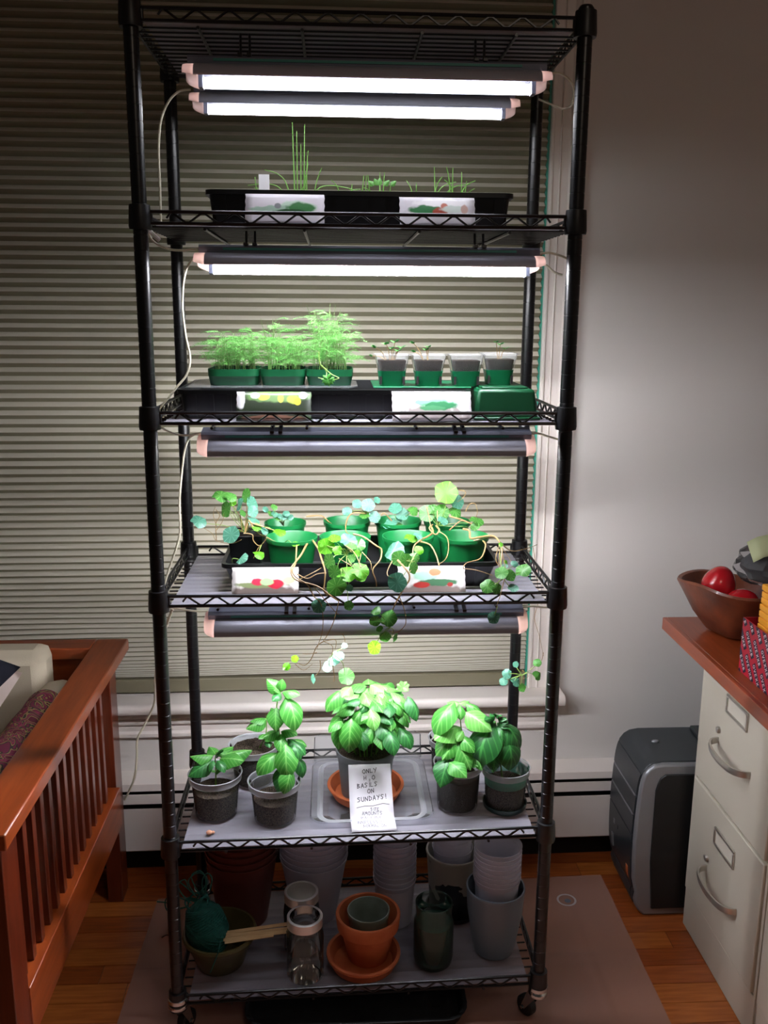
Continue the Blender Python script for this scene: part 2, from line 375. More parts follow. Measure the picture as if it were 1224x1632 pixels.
# ================================================================== THE RACK
M_blk = mat('black_powder_coat', '0B0B0D', .32, spec=.5)
M_blkpl = mat('black_collar_plastic', '08080A', .4)
W2, DP = .3685, .3575
SH = {1: (1.9096, 0), 2: (1.5988, 0), 3: (1.2632, 0), 4: (.9284, 0), 5: (.4364, .0193), 6: (.095, .0276)}
def S(k, x=0): return SH[k][0]-.0075+SH[k][1]*x     # top of the liner on shelf k
rack = thing('wire_shelving_rack', 'tall black six-tier wire shelving rack on casters before the window', 'shelving rack', (0, DP/2, 0))
for sx in (-1, 1):
    for yy in (0, DP):
        p = MB(); c = (sx*W2, yy, 0)
        prof = [(.0125, .098)]
        z = .098
        while z < 1.90:
            prof += [(.0125, z+.0234), (.0120, z+.0238), (.0120, z+.0250), (.0125, z+.0254)]; z += .0254
        prof += [(.0125, 1.925), (.0128, 1.927), (.0128, 1.934), (.010, 1.938), (0.0005, 1.9385)]
        p.lathe(prof, c, 24)
        p.build('post', M_blk, rack, angle=22)
        # caster: plated stem, fork and black wheel
        M_cast = mat('plated_steel', 'C9CCCB', .16, metal=1)
        dx, dy = (-.016, .026) if sx > 0 else (.012, .02)
        cs = MB(); cs.lathe([(.0115, .100), (.0115, .094), (.020, .091), (.021, .084), (.017, .080), (.020, .076), (.020, .070), (.006, .066), (.0005, .066)], c, 18)
        ax = Vector((c[0]+dx, c[1]+dy, .022)); dirv = Vector((dx, dy, 0)).normalized(); side = Vector((-dirv.y, dirv.x, 0))
        for s in (-1, 1):
            o_ = side*(.0125*s)
            a0 = Vector((c[0], c[1], .072))+o_-dirv*.010; a1 = Vector((c[0], c[1], .072))+o_+dirv*.016; b1 = ax+o_+dirv*.006-Vector((0, 0, .004)); b0 = ax+o_-dirv*.007
            t = side*(.001*s)
            cs.add([a0, a1, b1, b0, a0+t, a1+t, b1+t, b0+t], [(0, 1, 2, 3), (4, 7, 6, 5), (0, 4, 5, 1), (1, 5, 6, 2), (2, 6, 7, 3), (3, 7, 4, 0)])
        cs.tube([ax-side*.016, ax+side*.016], .004, 8)
        co = cs.build('caster', M_cast, rack)
        wh = MB(); M_ = Matrix((side, dirv, Vector((0, 0, 1)))).transposed().to_4x4()
        Mq = Matrix.Translation(ax) @ Matrix((dirv, Vector((0, 0, 1)), side)).transposed().to_4x4()
        pw = [(.006, -.010), (.018, -.010), (.0215, -.007), (.022, 0), (.0215, .007), (.018, .010), (.006, .010)]
        w_ = MB().lathe(pw, (0, 0, 0), 24); w_.v = [Mq @ v for v in w_.v]
        w_.build('wheel', mat('black_rubber', '101011', .55), co)

M_liner = mat('frosted_liner', 'B4B2BE', .32, alpha=.55, transl=.30)
def zig(p0, p1, zt, zb, n, r, b, end=.30):
    """truss wire between two rails; the loose end runs past the last bend"""
    p0 = Vector(p0); p1 = Vector(p1); pts = []
    for i in range(n*2+1):
        t = i/(n*2); p = p0.lerp(p1, t); pts.append(Vector((p.x, p.y, (zt if i % 2 == 0 else zb)+p.z)))
    # first bend: short tail
    tail = p0+(p0-p1)*(end/(n*2)); pts.insert(0, Vector((tail.x, tail.y, tail.z+zt-(zt-zb)*.55)))
    tail = p1+(p1-p0)*(end/(n*2)); pts.append(Vector((tail.x, tail.y, tail.z+zt-(zt-zb)*.55)))
    # round the bends a little
    rp_ = [pts[0]]
    for a, c, d in zip(pts, pts[1:], pts[2:]):
        rp_ += [c.lerp(a, .12), c.lerp(d, .12)]
    rp_.append(pts[-1]); b.tube(rp_, r, 5)
for k in range(1, 7):
    zm, sl = SH[k]
    f = lambda x, z=0: zm+sl*x+z
    if True:
        sh = MB(); r = .0030; hi, lo = .0093, -.0093
        # a shelf is a part of the rack; its pieces are its sub-parts
        for sx in (-1, 1):
            for yy in (0, DP):
                pass
        fr = MB()
        for yy, inn in ((0, -.002), (DP, .002)):
            for dz in (hi, lo): fr.tube([(-W2+.016, yy+inn, f(-W2, dz)), (W2-.016, yy+inn, f(W2, dz))], r, 8)
        for sx in (-1, 1):
            for dz in (hi, lo): fr.tube([(sx*(W2+.002), .016, f(sx*W2, dz)), (sx*(W2+.002), DP-.016, f(sx*W2, dz))], r, 8)
        shelf = fr.build('shelf', M_blk, rack)
        zz = MB()
        for yy in (-.002, DP+.002):
            zig((-W2+.052, yy, f(-W2+.052)), (W2-.052, yy, f(W2-.052)), hi, lo, 12, .0020, zz)
        for sx in (-1, 1):
            zig((sx*(W2+.002), .045, f(sx*W2)), (sx*(W2+.002), DP-.045, f(sx*W2)), hi, lo, 6, .0020, zz)
        zz.build('zigzag_wire', M_blk, shelf)
        for sx in (-1, 1):
            for yy in (0, DP):
                c = MB(); zc = f(sx*W2)
                c.lathe([(.0127, -.020), (.0185, -.020), (.0195, -.014), (.0180, .012), (.0175, .020), (.0127, .021)], (sx*W2, yy, zc), 18)
                c.tube([(sx*(W2-.017), yy, zc-.012), (sx*(W2-.017), yy, zc+.012)], .0042, 8)
                c.build('collar', M_blkpl, shelf)
        # deck wires along the width, cross bars under them
        zd = -.0128
        for i in range(1, 14):
            yy = DP*i/14
            MB().tube([(-W2+.002, yy, f(-W2, zd)), (W2-.002, yy, f(W2, zd))], .0018, 6, cap=False).build('deck_wire', M_blk, shelf)
        for xx in (-.262, -.095, .100, .255):
            MB().tube([(xx, 0, f(xx, zd-.0050)), (xx, DP, f(xx, zd-.0050))], .0028, 6).build('cross_bar', M_blk, shelf)
        ln = MB(); x0, x1 = -W2+.020, W2-.020
        top = .0028
        yy0, yy1 = .006, DP-.006
        def top_(u, v):
            x = x0+(x1-x0)*u; y_ = yy0+(yy1-yy0)*v
            return Vector((x, y_, f(x, -.0080-.0022*abs(math.sin(PI*y_/(DP/14)))**.8)))
        ln.grid(top_, 2, 14*6)
        lo_ = ln.build('liner', M_liner, shelf, smooth=False, solid=.0006); lo_['label'] = 'frosted translucent plastic shelf liner'

# ================================================================== LAMPS
M_hood = mat('brushed_hood_metal', 'A6A8B5', .33, metal=.25)
M_house = mat('grey_lamp_housing', '6E7280', .45, metal=.3)
M_cap = mat('translucent_end_cap', 'F8E0D8', .4, transl=.75)
M_cord = mat('ivory_cord', 'D9D4BC', .5)
M_teal = mat('painted_teal_reflection', '3E8A80', .5)
def tube_mat(name, power):
    m = mat(name, 'FFFFFF', .4); nt = m.node_tree; em = nt.nodes.new('ShaderNodeEmission')
    em.inputs[0].default_value = (.95, .95, 1.0, 1); em.inputs[1].default_value = power
    nt.links.new(em.outputs[0], nt.nodes['Material Output'].inputs[0]); return m
M_tube = tube_mat('led_tube', TUBE_W); M_tube_weak = tube_mat('weak_led_tube', TUBE_TOP)
def lamp(xc, yc, zc, tilt, ztop, label, clips, group='two-foot LED grow lamps hung under the shelves'):
    """origin at the tube; hood opens downward"""
    t = thing('grow_lamp', label, 'lamp', (xc, yc, zc), group)
    Mr = Matrix.Translation((xc, yc, zc)) @ Matrix.Rotation(math.radians(tilt), 4, 'X')
    L = .285
    def B(b, *a, **k): b.v = [Mr @ v for v in b.v]; return b.build(*a, **k)
    pr = []
    for i in range(13):
        a = PI*i/12
        pr.append((.042*math.cos(a), .006+.024*math.sin(a)**.8))
    pr2 = [(y*.96, z-.0016) for y, z in reversed(pr)]
    b = MB(); b.prism(pr+pr2, 'x', -L, L, caps=False); B(b, 'reflector_hood', M_hood, t)
    b = MB(); b.prism([(-.016, .028), (-.018, .038), (-.014, .042), (.014, .042), (.018, .038), (.016, .028)], 'x', -L-.012, L+.012); hs = B(b, 'housing', M_house, t)
    b = MB(); b.box(-L+.03, L-.03, -.0186, -.0176, .0325, .0365); B(b, 'reflection_strip', M_teal, hs)  # thin teal strip paints a reflection onto the housing
    b = MB(); b.tube([(-L+.012, 0, .003), (L-.012, 0, .003)], .0085, 14); B(b, 'led_tube', M_tube_weak if zc > 1.7 else M_tube, t)
    for s in (-1, 1):
        b = MB(); # socket
        b.box(min(s*(L-.011), s*(L-.004)), max(s*(L-.011), s*(L-.004)), -.009, .009, -.006, .026); B(b, 'socket', M_house, t)
        # rounded translucent end cap, quarter-bowl
        b = MB()
        def fn(u, v, s=s):
            a = PI*u; r = math.cos(v*PI/2)
            return Vector((s*(L+.018*math.cos(v*PI/2)**.7*(1-v*.0)), .040*math.cos(a)*(1), .006+.023*math.sin(a)**.8)) if False else \
                   Vector((s*(L+.020*math.sin(v*PI/2)), .041*math.cos(a)*(1-.45*v*v), .004+(.025*math.sin(a)**.8)*(.25+.75*1) if v < .01 else .004+.008*v+(.025-.008*v)*math.sin(a)**.8))
        b.grid(fn, 14, 6); B(b, 'end_cap', M_cap, t, solid=.0012)
    for cx in clips:
        b = MB(); x_ = cx-xc
        b.box(x_-.011, x_-.004, -.020, .020, .041, .0455); b.box(x_+.004, x_+.011, -.020, .020, .041, .0455)
        b.tube([(x_-.0075, 0, .044), (x_-.0075, 0, ztop-zc)], .0022, 6); b.tube([(x_+.0075, 0, .044), (x_+.0075, 0, ztop-zc)], .0022, 6)
        B(b, 'hanging_clip', M_blkpl, t)
    return t
lampA = lamp(.014, .030, 1.8130, -3, SH[1][0]-.016, 'bright LED lamp under the top shelf, the nearer of two there', (-.19, .20))
lampB = lamp(-.003, .215, 1.8090, -3, SH[1][0]-.016, 'lit LED lamp under the top shelf, behind and below the nearer one', (-.17, .16))
lampC = lamp(.019, .045, 1.5155, -6, SH[2][0]-.016, 'lit LED lamp under the second shelf, its white tube showing', (-.19, .21))
lampD = lamp(.014, .040, 1.1980, 11, SH[3][0]-.016, 'grey-hooded lamp under the third shelf, bright glint at its right', (-.15, .18))
lampE = lamp(.014, .045, .8590, 11, SH[4][0]-.016, 'grey-hooded lamp under the fourth shelf, lighting the potted basil', (-.13, .19))
def cord(pts, Y, label, r=.0021, name='power_cord', cat='cord', sub=6):
    P = [at(p[0], p[1], p[2] if len(p) > 2 else Y) for p in pts]
    return solo(MB().tube(smooth_path(P, sub), r, 6), name, M_cord, label, cat, loc=P[0])
cord([(304, 143), (285, 146), (268, 163), (256, 195), (253, 240), (255, 300), (257, 372)], .16, 'ivory cord looping left from the top lamps down past the second shelf')
cord([(873, 118, .03), (893, 117, .05), (910, 131, .1), (915, 150, .15), (910, 168, .2), (897, 173, .215), (880, 167, .215), (858, 158, .215)], .1, 'ivory cord loop joining the two top lamps at the right')
cord([(236, 368), (243, 383), (262, 395), (285, 399), (314, 397)], .09, 'ivory cord from the left post to the second-shelf lamp')
cord([(314, 408), (301, 421), (293, 448), (291, 490), (296, 535), (303, 570), (298, 596), (281, 618), (262, 642), (250, 656)], .10, 'ivory cord curving down left of the seedling trays to the third shelf')
cord([(858, 405), (875, 403), (892, 407), (904, 412)], .06, 'short ivory cord from the second-shelf lamp to the right post')
cord([(862, 418), (872, 424), (884, 434), (896, 438)], .06, 'ivory cord drooping under the second-shelf lamp at the right')
cord([(256, 681), (275, 690), (295, 694), (322, 690)], .07, 'ivory cord under the third shelf running to the lamp at left')
cord([(318, 690), (303, 697), (295, 715), (290, 750), (286, 800), (287, 845), (282, 870), (270, 905), (262, 932)], .07, 'ivory cord hanging at left between the third and fourth shelves')
cord([(843, 690), (858, 691), (875, 696), (893, 701)], .05, 'short ivory cord from the third-shelf lamp to the right post')
cord([(272, 968), (295, 972), (315, 974), (337, 974)], .06, 'ivory cord under the fourth shelf running to the lowest lamp')
cord([(833, 968), (850, 966), (870, 968), (884, 965)], .05, 'short ivory cord from the lowest lamp to the right post')
cord([(275, 970, .05), (268, 990, .1), (258, 1020, .2), (251, 1052, .35), (247, 1085, .42), (246, 1120, .48), (232, 1152, .5), (219, 1178, .5), (218, 1205, .5), (214, 1240, .5), (199, 1275, .52)], .3, 'long ivory cord dropping along the wall to behind the wooden armrest', r=.0027)
solo(MB().tube([at(236, 366, .04), at(254, 383, .05)], .004, 7), 'cable_tie', mat('white_plastic', 'E9E9E4', .4), 'short white cable tie poking out beside the second shelf at left', 'cable tie', loc=at(236, 366, .04))

# ================================================================== PLANT PIECES
M_soil = mat('potting_soil', '15100D', .95, spec=.1, var='2C221A', vscale=260, bump=.8, bscale=700)
M_perl = mat('speckled_soil', '15110E', .9, spec=.1, var='5C5044', vscale=420, bump=.6, bscale=700)
M_stem = mat('green_stem', '6E9A3C', .5, transl=.2)
M_vine = mat('tan_vine', '84683E', .55, var='94794C', vscale=40)
M_vgreen = mat('green_vine', '86A552', .5, transl=.2)
L_basil = leafmat('basil_leaf', '2F7A2A', '4C9A3A', '6FB058', .28)
L_dark = leafmat('dark_basil_leaf', '1A5224', '2A6E30', '40863F', .22)
L_light = leafmat('light_basil_leaf', '56A03E', '74B65A', '86C070', .28)
L_nas = leafmat('nasturtium_green', '32702A', '4B8A34', '7FAE62', .35, 'nas')
L_nblu = leafmat('nasturtium_blue_green', '3A7259', '4C866F', '76A892', .3, 'nas')
L_nbri = leafmat('nasturtium_bright', '4A9A14', '60B01C', '8CC444', .5, 'nas')
def basil_mesh(name, m, droop, cup, wd=.36, seed=0):
    b = MB(); r = random.Random(seed); nu, nv = 6, 8
    def fn(u, v):
        t = v; s = (u-.5)*2
        wv = wd*(math.sin(PI*min(1, t**.72))**.85)*(1-.25*t)+.004
        ang = droop*t*t; y = t if droop == 0 else math.sin(droop*t)/droop if droop else t
        zc = -(1-math.cos(droop*t))/droop if droop else 0
        z = zc - cup*wv*(abs(s)**1.8) + .03*math.sin(t*13+seed)*abs(s)*wv*2 + .02*(1-abs(s))
        return Vector((s*wv, y, z))
    b.grid(fn, nu, nv)
    return b.mesh(name, m, normals=False, angle=80)
def basil_set(m, tag_): return [basil_mesh('leaf', m, d, c, w_, i) for i, (d, c, w_) in enumerate([(.7, .5, .36), (1.3, .7, .33), (1.0, .3, .40), (1.7, .6, .30), (.4, .9, .34)])]
BAS = {'m': basil_set(L_basil, 'm'), 'd': basil_set(L_dark, 'd'), 'l': basil_set(L_light, 'l')}
def nas_mesh(m, wav, fold, seed):
    b = MB(); n = 20; vs = [Vector((0, 0, -.06))]; rr = random.Random(seed); ph = rr.random()*6
    for i, q in enumerate((.35, .7, 1.0)):
        for j in range(n):
            t = 2*PI*j/n; rad = q*(1+.05*math.sin(5*t+ph)+.03*math.sin(9*t))
            x, y = rad*math.cos(t), rad*math.sin(t)
            vs.append(Vector((x, y, -.06*(1-q)+wav*q*q*math.sin(3*t+ph)-fold*abs(x)*q)))
    fs = [(0, 1+j, 1+(j+1) % n) for j in range(n)]
    for i in range(2):
        a = 1+i*n; fs += [(a+j, a+n+j, a+n+(j+1) % n, a+(j+1) % n) for j in range(n)]
    b.add(vs, fs); return b.mesh('leaf', m, normals=False, angle=80)
NAS = {k: [nas_mesh(m, .06, .0, 1), nas_mesh(m, .12, .25, 2), nas_mesh(m, .08, .5, 3)] for k, m in (('g', L_nas), ('b', L_nblu), ('y', L_nbri))}
def put_leaf(me, parent, pos, direction, normal, size, name='leaf', wscale=1):
    """base at pos, tip along direction, upper face towards normal"""
    y = Vector(direction).normalized(); z = Vector(normal); z = (z-y*z.dot(y))
    z = z.normalized() if z.length > 1e-4 else y.orthogonal().normalized()
    x = y.cross(z)
    M_ = Matrix((x, y, z)).transposed().to_4x4(); M_.translation = Vector(pos)
    M_ = M_ @ Matrix.Diagonal((size*wscale, size, size, 1))
    o = bpy.data.objects.new(name, me); COL.objects.link(o); o.parent = parent
    o.matrix_basis = parent_world(parent).inverted() @ M_; return o
def stem(parent, pts, r=.0012, m=None, n=5, name='stem'):
    P = smooth_path(pts, 4); k = len(P)
    return MB().tube(P, [r*(1-.45*i/k) for i in range(k)], n).build(name, m or M_stem, parent)

# ================================================================== CONTAINERS
def tray(name, label, cat, x0, x1, y0, y1, zb, zt, m, taper=.012, lip=.006, ribs=0, group=None, up=True):
    """open nursery tray with a rolled lip, flared walls and a thickness"""
    t = thing(name, label, cat, ((x0+x1)/2, (y0+y1)/2, zb), group)
    def ring(x0, x1, y0, y1, z, r, n=5):
        out = []
        for cx, cy, a0 in ((x1-r, y1-r, 0), (x0+r, y1-r, PI/2), (x0+r, y0+r, PI), (x1-r, y0+r, 3*PI/2)):
            for i in range(n+1):
                a = a0+PI/2*i/n; out.append((cx+r*math.cos(a), cy+r*math.sin(a), z))
        return out
    b = MB(); rings = [ring(x0+taper, x1-taper, y0+taper, y1-taper, zb, .012), ring(x0+lip, x1-lip, y0+lip, y1-lip, zt-.008, .015), ring(x0, x1, y0, y1, zt-.008, .018), ring(x0, x1, y0, y1, zt, .018),
                       ring(x0+lip+.0015, x1-lip-.0015, y0+lip+.0015, y1-lip-.0015, zt, .014), ring(x0+taper+.0015, x1-taper-.0015, y0+taper+.0015, y1-taper-.0015, zb+.0018, .011)]
    n = len(rings[0]); 
    for r_ in rings: b.v += [Vector(q) for q in r_]
    for i in range(len(rings)-1): b.f += [(i*n+j, i*n+(j+1) % n, (i+1)*n+(j+1) % n, (i+1)*n+j) for j in range(n)]
    b.f += [tuple(range(n))[::-1], tuple(range((len(rings)-1)*n, len(rings)*n))]
    b.build('tray_body', m, t)
    if ribs:
        b = MB()
        for i in range(ribs):
            x = x0+taper+.02+(x1-x0-2*taper-.04)*i/(ribs-1)
            b.add([(x-.004, y0+taper-.001, zb+.002), (x+.004, y0+taper-.001, zb+.002), (x+.004, y0+lip-.001, zt-.009), (x-.004, y0+lip-.001, zt-.009),
                   (x-.004, y0+taper+.002, zb+.002), (x+.004, y0+taper+.002, zb+.002), (x+.004, y0+lip+.002, zt-.009), (x-.004, y0+lip+.002, zt-.009)],
                  [(0, 1, 2, 3), (0, 4, 5, 1), (1, 5, 6, 2), (2, 6, 7, 3), (3, 7, 4, 0)])
        b.build('wall_ribs', m, t)['kind'] = 'stuff'
    return t
M_tray = mat('black_tray_plastic', '121315', .33)
M_gpl = mat('green_pot_plastic', '106E36', .38, transl=.12)
M_dgpl = mat('dark_green_plastic', '084A2A', .38, transl=.08)
def round_pot(parent, c, rt_, rb_, h, m, th=.0016, lip=.003, liph=.010, name='pot', n=36, base=True):
    b = MB(); z0 = 0
    pr = [(0.0005, 0), (rb_, 0), (rt_-(rt_-rb_)*.14, h-liph), (rt_+lip*.6, h-liph), (rt_+lip, h-liph*.5), (rt_+lip, h), (rt_, h), (rt_-th, h-.002), (rb_-th, th), (0.0005, th)]
    b.lathe(pr, c, n); return b.build(name, m, parent)
def soil_disc(parent, c, r, z, m=None, rough=.002, seed=1, name='soil'):
    return MB().disc(r, z, c, 26, 6, rough, seed).build(name, m or M_soil, parent)
def packet(label, x0, x1, yb, yt, z0, z1, pic, group='seed packets leaning on the tray fronts'):
    """paper seed packet leaning back against a tray"""
    b = MB(); c = Vector(((x0+x1)/2, yb, z0)); w_ = (x1-x0)/2; h = z1-z0; n = 10
    def fn(u, v):
        bulge = .0035*math.sin(PI*u)*math.sin(PI*v)
        return Vector((c.x+(u*2-1)*w_+.0006*math.sin(v*23), yb+(yt-yb)*v-bulge, z0+h*v))
    b.grid(fn, n, 8)
    o = solo(b, 'seed_packet', pic, label, 'seed packet', loc=c, group=group, solid=.0012)
    return o

# ------------------------------------------------------------------ shelf 2: chives
tz = S(2)+.0005
tr2 = tray('seed_tray', 'black seed tray of thin chive seedlings on the second shelf', 'seed tray', -.268, .272, .052, .31, tz, tz+.060, M_tray, ribs=16)
b = MB(); b.box(-.256, .260, .064, .298, tz+.003, tz+.048); so = b.build('soil', M_soil, tr2)
M_chive = mat('chive_blade', '86C45A', .45, var='A2D878', vscale=30, transl=.3)
rc = random.Random(11)
def blade(parent, x, y, z, h, lean, droop, r=.0015):
    a = lean; pts = []
    for i in range(6):
        t = i/5; pts.append(Vector((x+a*h*t+droop*h*max(0, t-.45)**2*2.2, y+rc.uniform(-.002, .002), z+h*t*(1-.35*abs(droop)*t*t*1.6))))
    P = smooth_path(pts, 3); MB().tube(P, [r*(1-.6*i/len(P)) for i in range(len(P))], 5).build('chive_blade', M_chive, parent)
zt2 = tz+.048
for px, h, ln, dr in [(470, .128, -.02, 0), (474, .115, .0, 0), (479, .095, .01, 0), (485, .12, .02, 0), (489, .085, .0, .05), (466, .07, -.25, -.5), (462, .055, -.5, -.9), (455, .035, -.6, -.8), (492, .055, .55, 1.1), (496, .06, .2, .1), (450, .03, .5, .9), (436, .03, .6, .9), (470, .05, .5, -.3), (482, .06, .15, 0),
                       (412, .035, -.1, 0), (430, .038, -.2, -.6), (543, .045, -.1, -.3), (548, .03, .3, .6), (552, .028, .5, .8), (558, .03, .1, 0), (575, .042, .1, 0), (582, .045, .05, 0), (590, .04, -.1, 0), (606, .05, 0, 0), (610, .05, .06, 0), (620, .03, .1, 0), (661, .042, -.15, -.2), (663, .03, 0, 0),
                       (688, .045, .15, .2), (697, .062, -.05, 0), (692, .055, .3, .5), (700, .05, .5, .6), (716, .06, -.05, -.1), (719, .055, 0, 0), (722, .045, -.1, -.3), (728, .045, .25, .4), (735, .05, 0, 0), (739, .035, .1, 0), (744, .032, .05, .4), (600, .03, -.3, -.4), (571, .03, -.2, -.3)]:
    q = at(px, 300, .17); blade(tr2, q.x, .17+rc.uniform(-.03, .03), zt2-.002, h*1.04+.012, ln, dr)
for px, py, dx in [(602, 280, -.4), (596, 288, -1), (612, 290, .8), (604, 290, .1), (622, 292, 1)]:
    put_leaf(BAS['l'][0], tr2, at(px, 296, .16), (dx, -.2, .9), (0, -1, .3), .015)
b = MB(); p0 = at(421, 298, .12); b.box(p0.x-.0095, p0.x+.0095, .1200, .1212, zt2-.02, p0.z+.0215); solo(b, 'plant_marker', mat('white_marker', 'F2F2F2', .4), 'small white plant marker standing in the chive tray', 'plant marker', loc=(p0.x, .12, zt2))
x0, x1 = at(391, 330, .035).x, at(517, 330, .035).x
packet('white seed packet with a bunch of green chives, left on the second shelf', x0, x1, .022, .046, tz, tz+.052,
       picmat('chive_packet', 'E2DDE4', [(.02, .030, .035, .010, 'BFD8C4'), (-.01, .026, .045, .006, 'A9C8B4'), (.028, .029, .022, .009, '3E7F45'), (.01, .022, .026, .004, '25552E'), (-.012, .032, .006, .005, '8A8F92')]))
x0, x1 = at(637, 330, .035).x, at(757, 330, .035).x
packet('white seed packet of scallions tied in red, right on the second shelf', x0, x1, .022, .046, tz, tz+.050,
       picmat('onion_packet', 'DEDAE0', [(.01, .040, .05, .008, 'F6F4F6'), (-.02, .028, .028, .008, '2F7A44'), (.004, .025, .012, .007, 'A6452F'), (.012, .034, .006, .006, 'C2705A'), (.03, .030, .022, .006, 'D9E4DC'), (.047, .030, .006, .008, 'C9A79A')]))

# ------------------------------------------------------------------ shelf 3: dill, cells, green box
tz = S(3)+.0005
tr3 = tray('seed_tray', 'wide black tray on the third shelf under the feathery dill pots', 'seed tray', -.332, .206, .055, .315, tz, tz+.052, M_tray, ribs=16)
lid = MB()
x0, x1 = -.318, -.002; zl = tz+.0525
lid.prism([(x0, .075), (x1-.02, .075), (x1+.0, .12), (x1-.0, .24), (x1-.03, .305), (x0+.02, .305), (x0, .27)], 'z', zl, zl+.0022)
solo(lid, 'humidity_lid', glassy('smoky_clear_lid', 'D6DADC', .30, .08, 'A9ADB2'), 'clear shiny plastic lid lying on the tray under the dill pots', 'lid', loc=(-.16, .19, zl))
zl += .0027
M_dill = mat('dill_foliage', '6CAE58', .5, var='92CA7A', vscale=14, transl=.35)
M_dstem = mat('dill_stem', '7E9E60', .5, var='648A48', vscale=20, transl=.25)
rd = random.Random(21)
def dill_cell(label, x0, x1, topz, group='green cells of feathery dill seedlings'):
    t = thing('dill_pot', label, 'herb pot', ((x0+x1)/2, .17, zl), group)
    y0, y1 = .110, .235
    b = MB(); b.prism([(x0+.006, y0+.006), (x1-.006, y0+.006), (x1-.006, y1-.006), (x0+.006, y1-.006)], 'z', zl, zl+.001)
    # rounded oblong pot
    def ring(g, z, n=6, r=.022):
        out = []; X0, X1, Y0, Y1 = x0+g, x1-g, y0+g, y1-g
        for cx, cy, a0 in ((X1-r, Y1-r, 0), (X0+r, Y1-r, PI/2), (X0+r, Y0+r, PI), (X1-r, Y0+r, 3*PI/2)):
            for i in range(n+1): a = a0+PI/2*i/n; out.append(Vector((cx+r*math.cos(a), cy+r*math.sin(a), z)))
        return out
    b = MB(); rg = [ring(.004, zl), ring(.0008, zl+.016), ring(.0, zl+.017), ring(0, zl+.030), ring(.0015, zl+.030), ring(.0035, zl+.016), ring(.006, zl+.0015)]
    n = len(rg[0])
    for q in rg: b.v += q
    for i in range(len(rg)-1): b.f += [(i*n+j, i*n+(j+1) % n, (i+1)*n+(j+1) % n, (i+1)*n+j) for j in range(n)]
    b.f += [tuple(range(n))[::-1], tuple(range((len(rg)-1)*n, len(rg)*n))]
    b.build('pot', M_dgpl, t)
    b = MB(); b.v = ring(.0035, zl+.025); b.f = [tuple(range(n))]; b.build('soil', M_soil, t)
    st = MB(); fo = MB(); 
    for i in range(56):
        x = rd.uniform(x0+.012, x1-.012); y = rd.uniform(y0+.012, y1-.012); z = zl+.026
        hmax = topz((x-x0)/(x1-x0))-z; h = hmax*rd.uniform(.55, 1.0)
        lx, ly = rd.uniform(-.25, .25), rd.uniform(-.25, .15)
        pts = [Vector((x+lx*h*t*t, y+ly*h*t*t, z+h*t)) for t in (0, .3, .6, .9)]
        st.tube(pts, [.0008, .0007, .0006, .0003], 3, cap=False)
        for k in range(rd.randint(3, 5)):
            # a frond: arching rachis with hair-fine needles either side
            t0 = rd.uniform(.12, .98); bp = pts[0].lerp(pts[-1], t0); az = rd.uniform(0, 2*PI); L = rd.uniform(.026, .056)
            dv = Vector((math.cos(az), math.sin(az)*.8, 0)); prev = bp; seg = 9
            for s in range(1, seg+1):
                q = s/seg; p = bp+dv*(L*q)+Vector((0, 0, L*(.55*q-.55*q*q)))
                wd_ = .00035
                sd = Vector((-dv.y, dv.x, 0))
                fo.add([prev-sd*wd_, prev+sd*wd_, p+sd*wd_, p-sd*wd_], [(0, 1, 2, 3)])
                nl = .013*math.sin(PI*min(1, q*.9+.1))+.002
                for sg in (-1, 1):
                    for a_ in (.5, 1.0):
                        d2 = (dv*(.5+.3*a_)+sd*sg*(1.1-.3*a_)+Vector((0, 0, rd.uniform(-.25, .45)))).normalized(); e = p+d2*nl*a_
                        up_ = Vector((0, 0, .00045)) if rd.random() < .5 else dv*.00045
                        fo.add([p-up_, p+up_, e], [(0, 1, 2)])
                prev = p
    st.build('stems', M_dstem, t, normals=False)['kind'] = 'stuff'
    fo.build('foliage', M_dill, t, normals=False, smooth=False)['kind'] = 'stuff'
    return t
xa, xb, xc, xd = at(329, 600, .11).x, at(413, 600, .11).x, at(487, 600, .11).x, at(563, 600, .11).x
dill_cell('green pot of dill at the left end, lowest and slanting up', xa, xb-.0005, lambda u: 1.408+.030*u)
dill_cell('middle green pot of dill with a tall tuft at its left', xb+.0005, xc-.0005, lambda u: 1.462-.05*u if u < .45 else 1.40+.02*u)
d3 = dill_cell('right green pot of dill, tallest of the three', xc+.0005, xd, lambda u: 1.435+.045*math.sin(u*PI*1.3) if u < .75 else 1.425)
stem(d3, [at(508, 560, .10), at(510, 580, .10), at(520, 592, .098), at(518, 603, .09), at(507, 602, .09)], .0012, M_vgreen)
stem(d3, [at(512, 582, .10), at(528, 596, .095), at(540, 603, .08), at(520, 607, .085)], .0012, M_vgreen)
for i in range(9):
    a = i/9*2*PI; put_leaf(BAS['m'][0], d3, at(523, 605, .072), (math.cos(a), -.3, math.sin(a)*.7), (0, -.8, .6), .013)

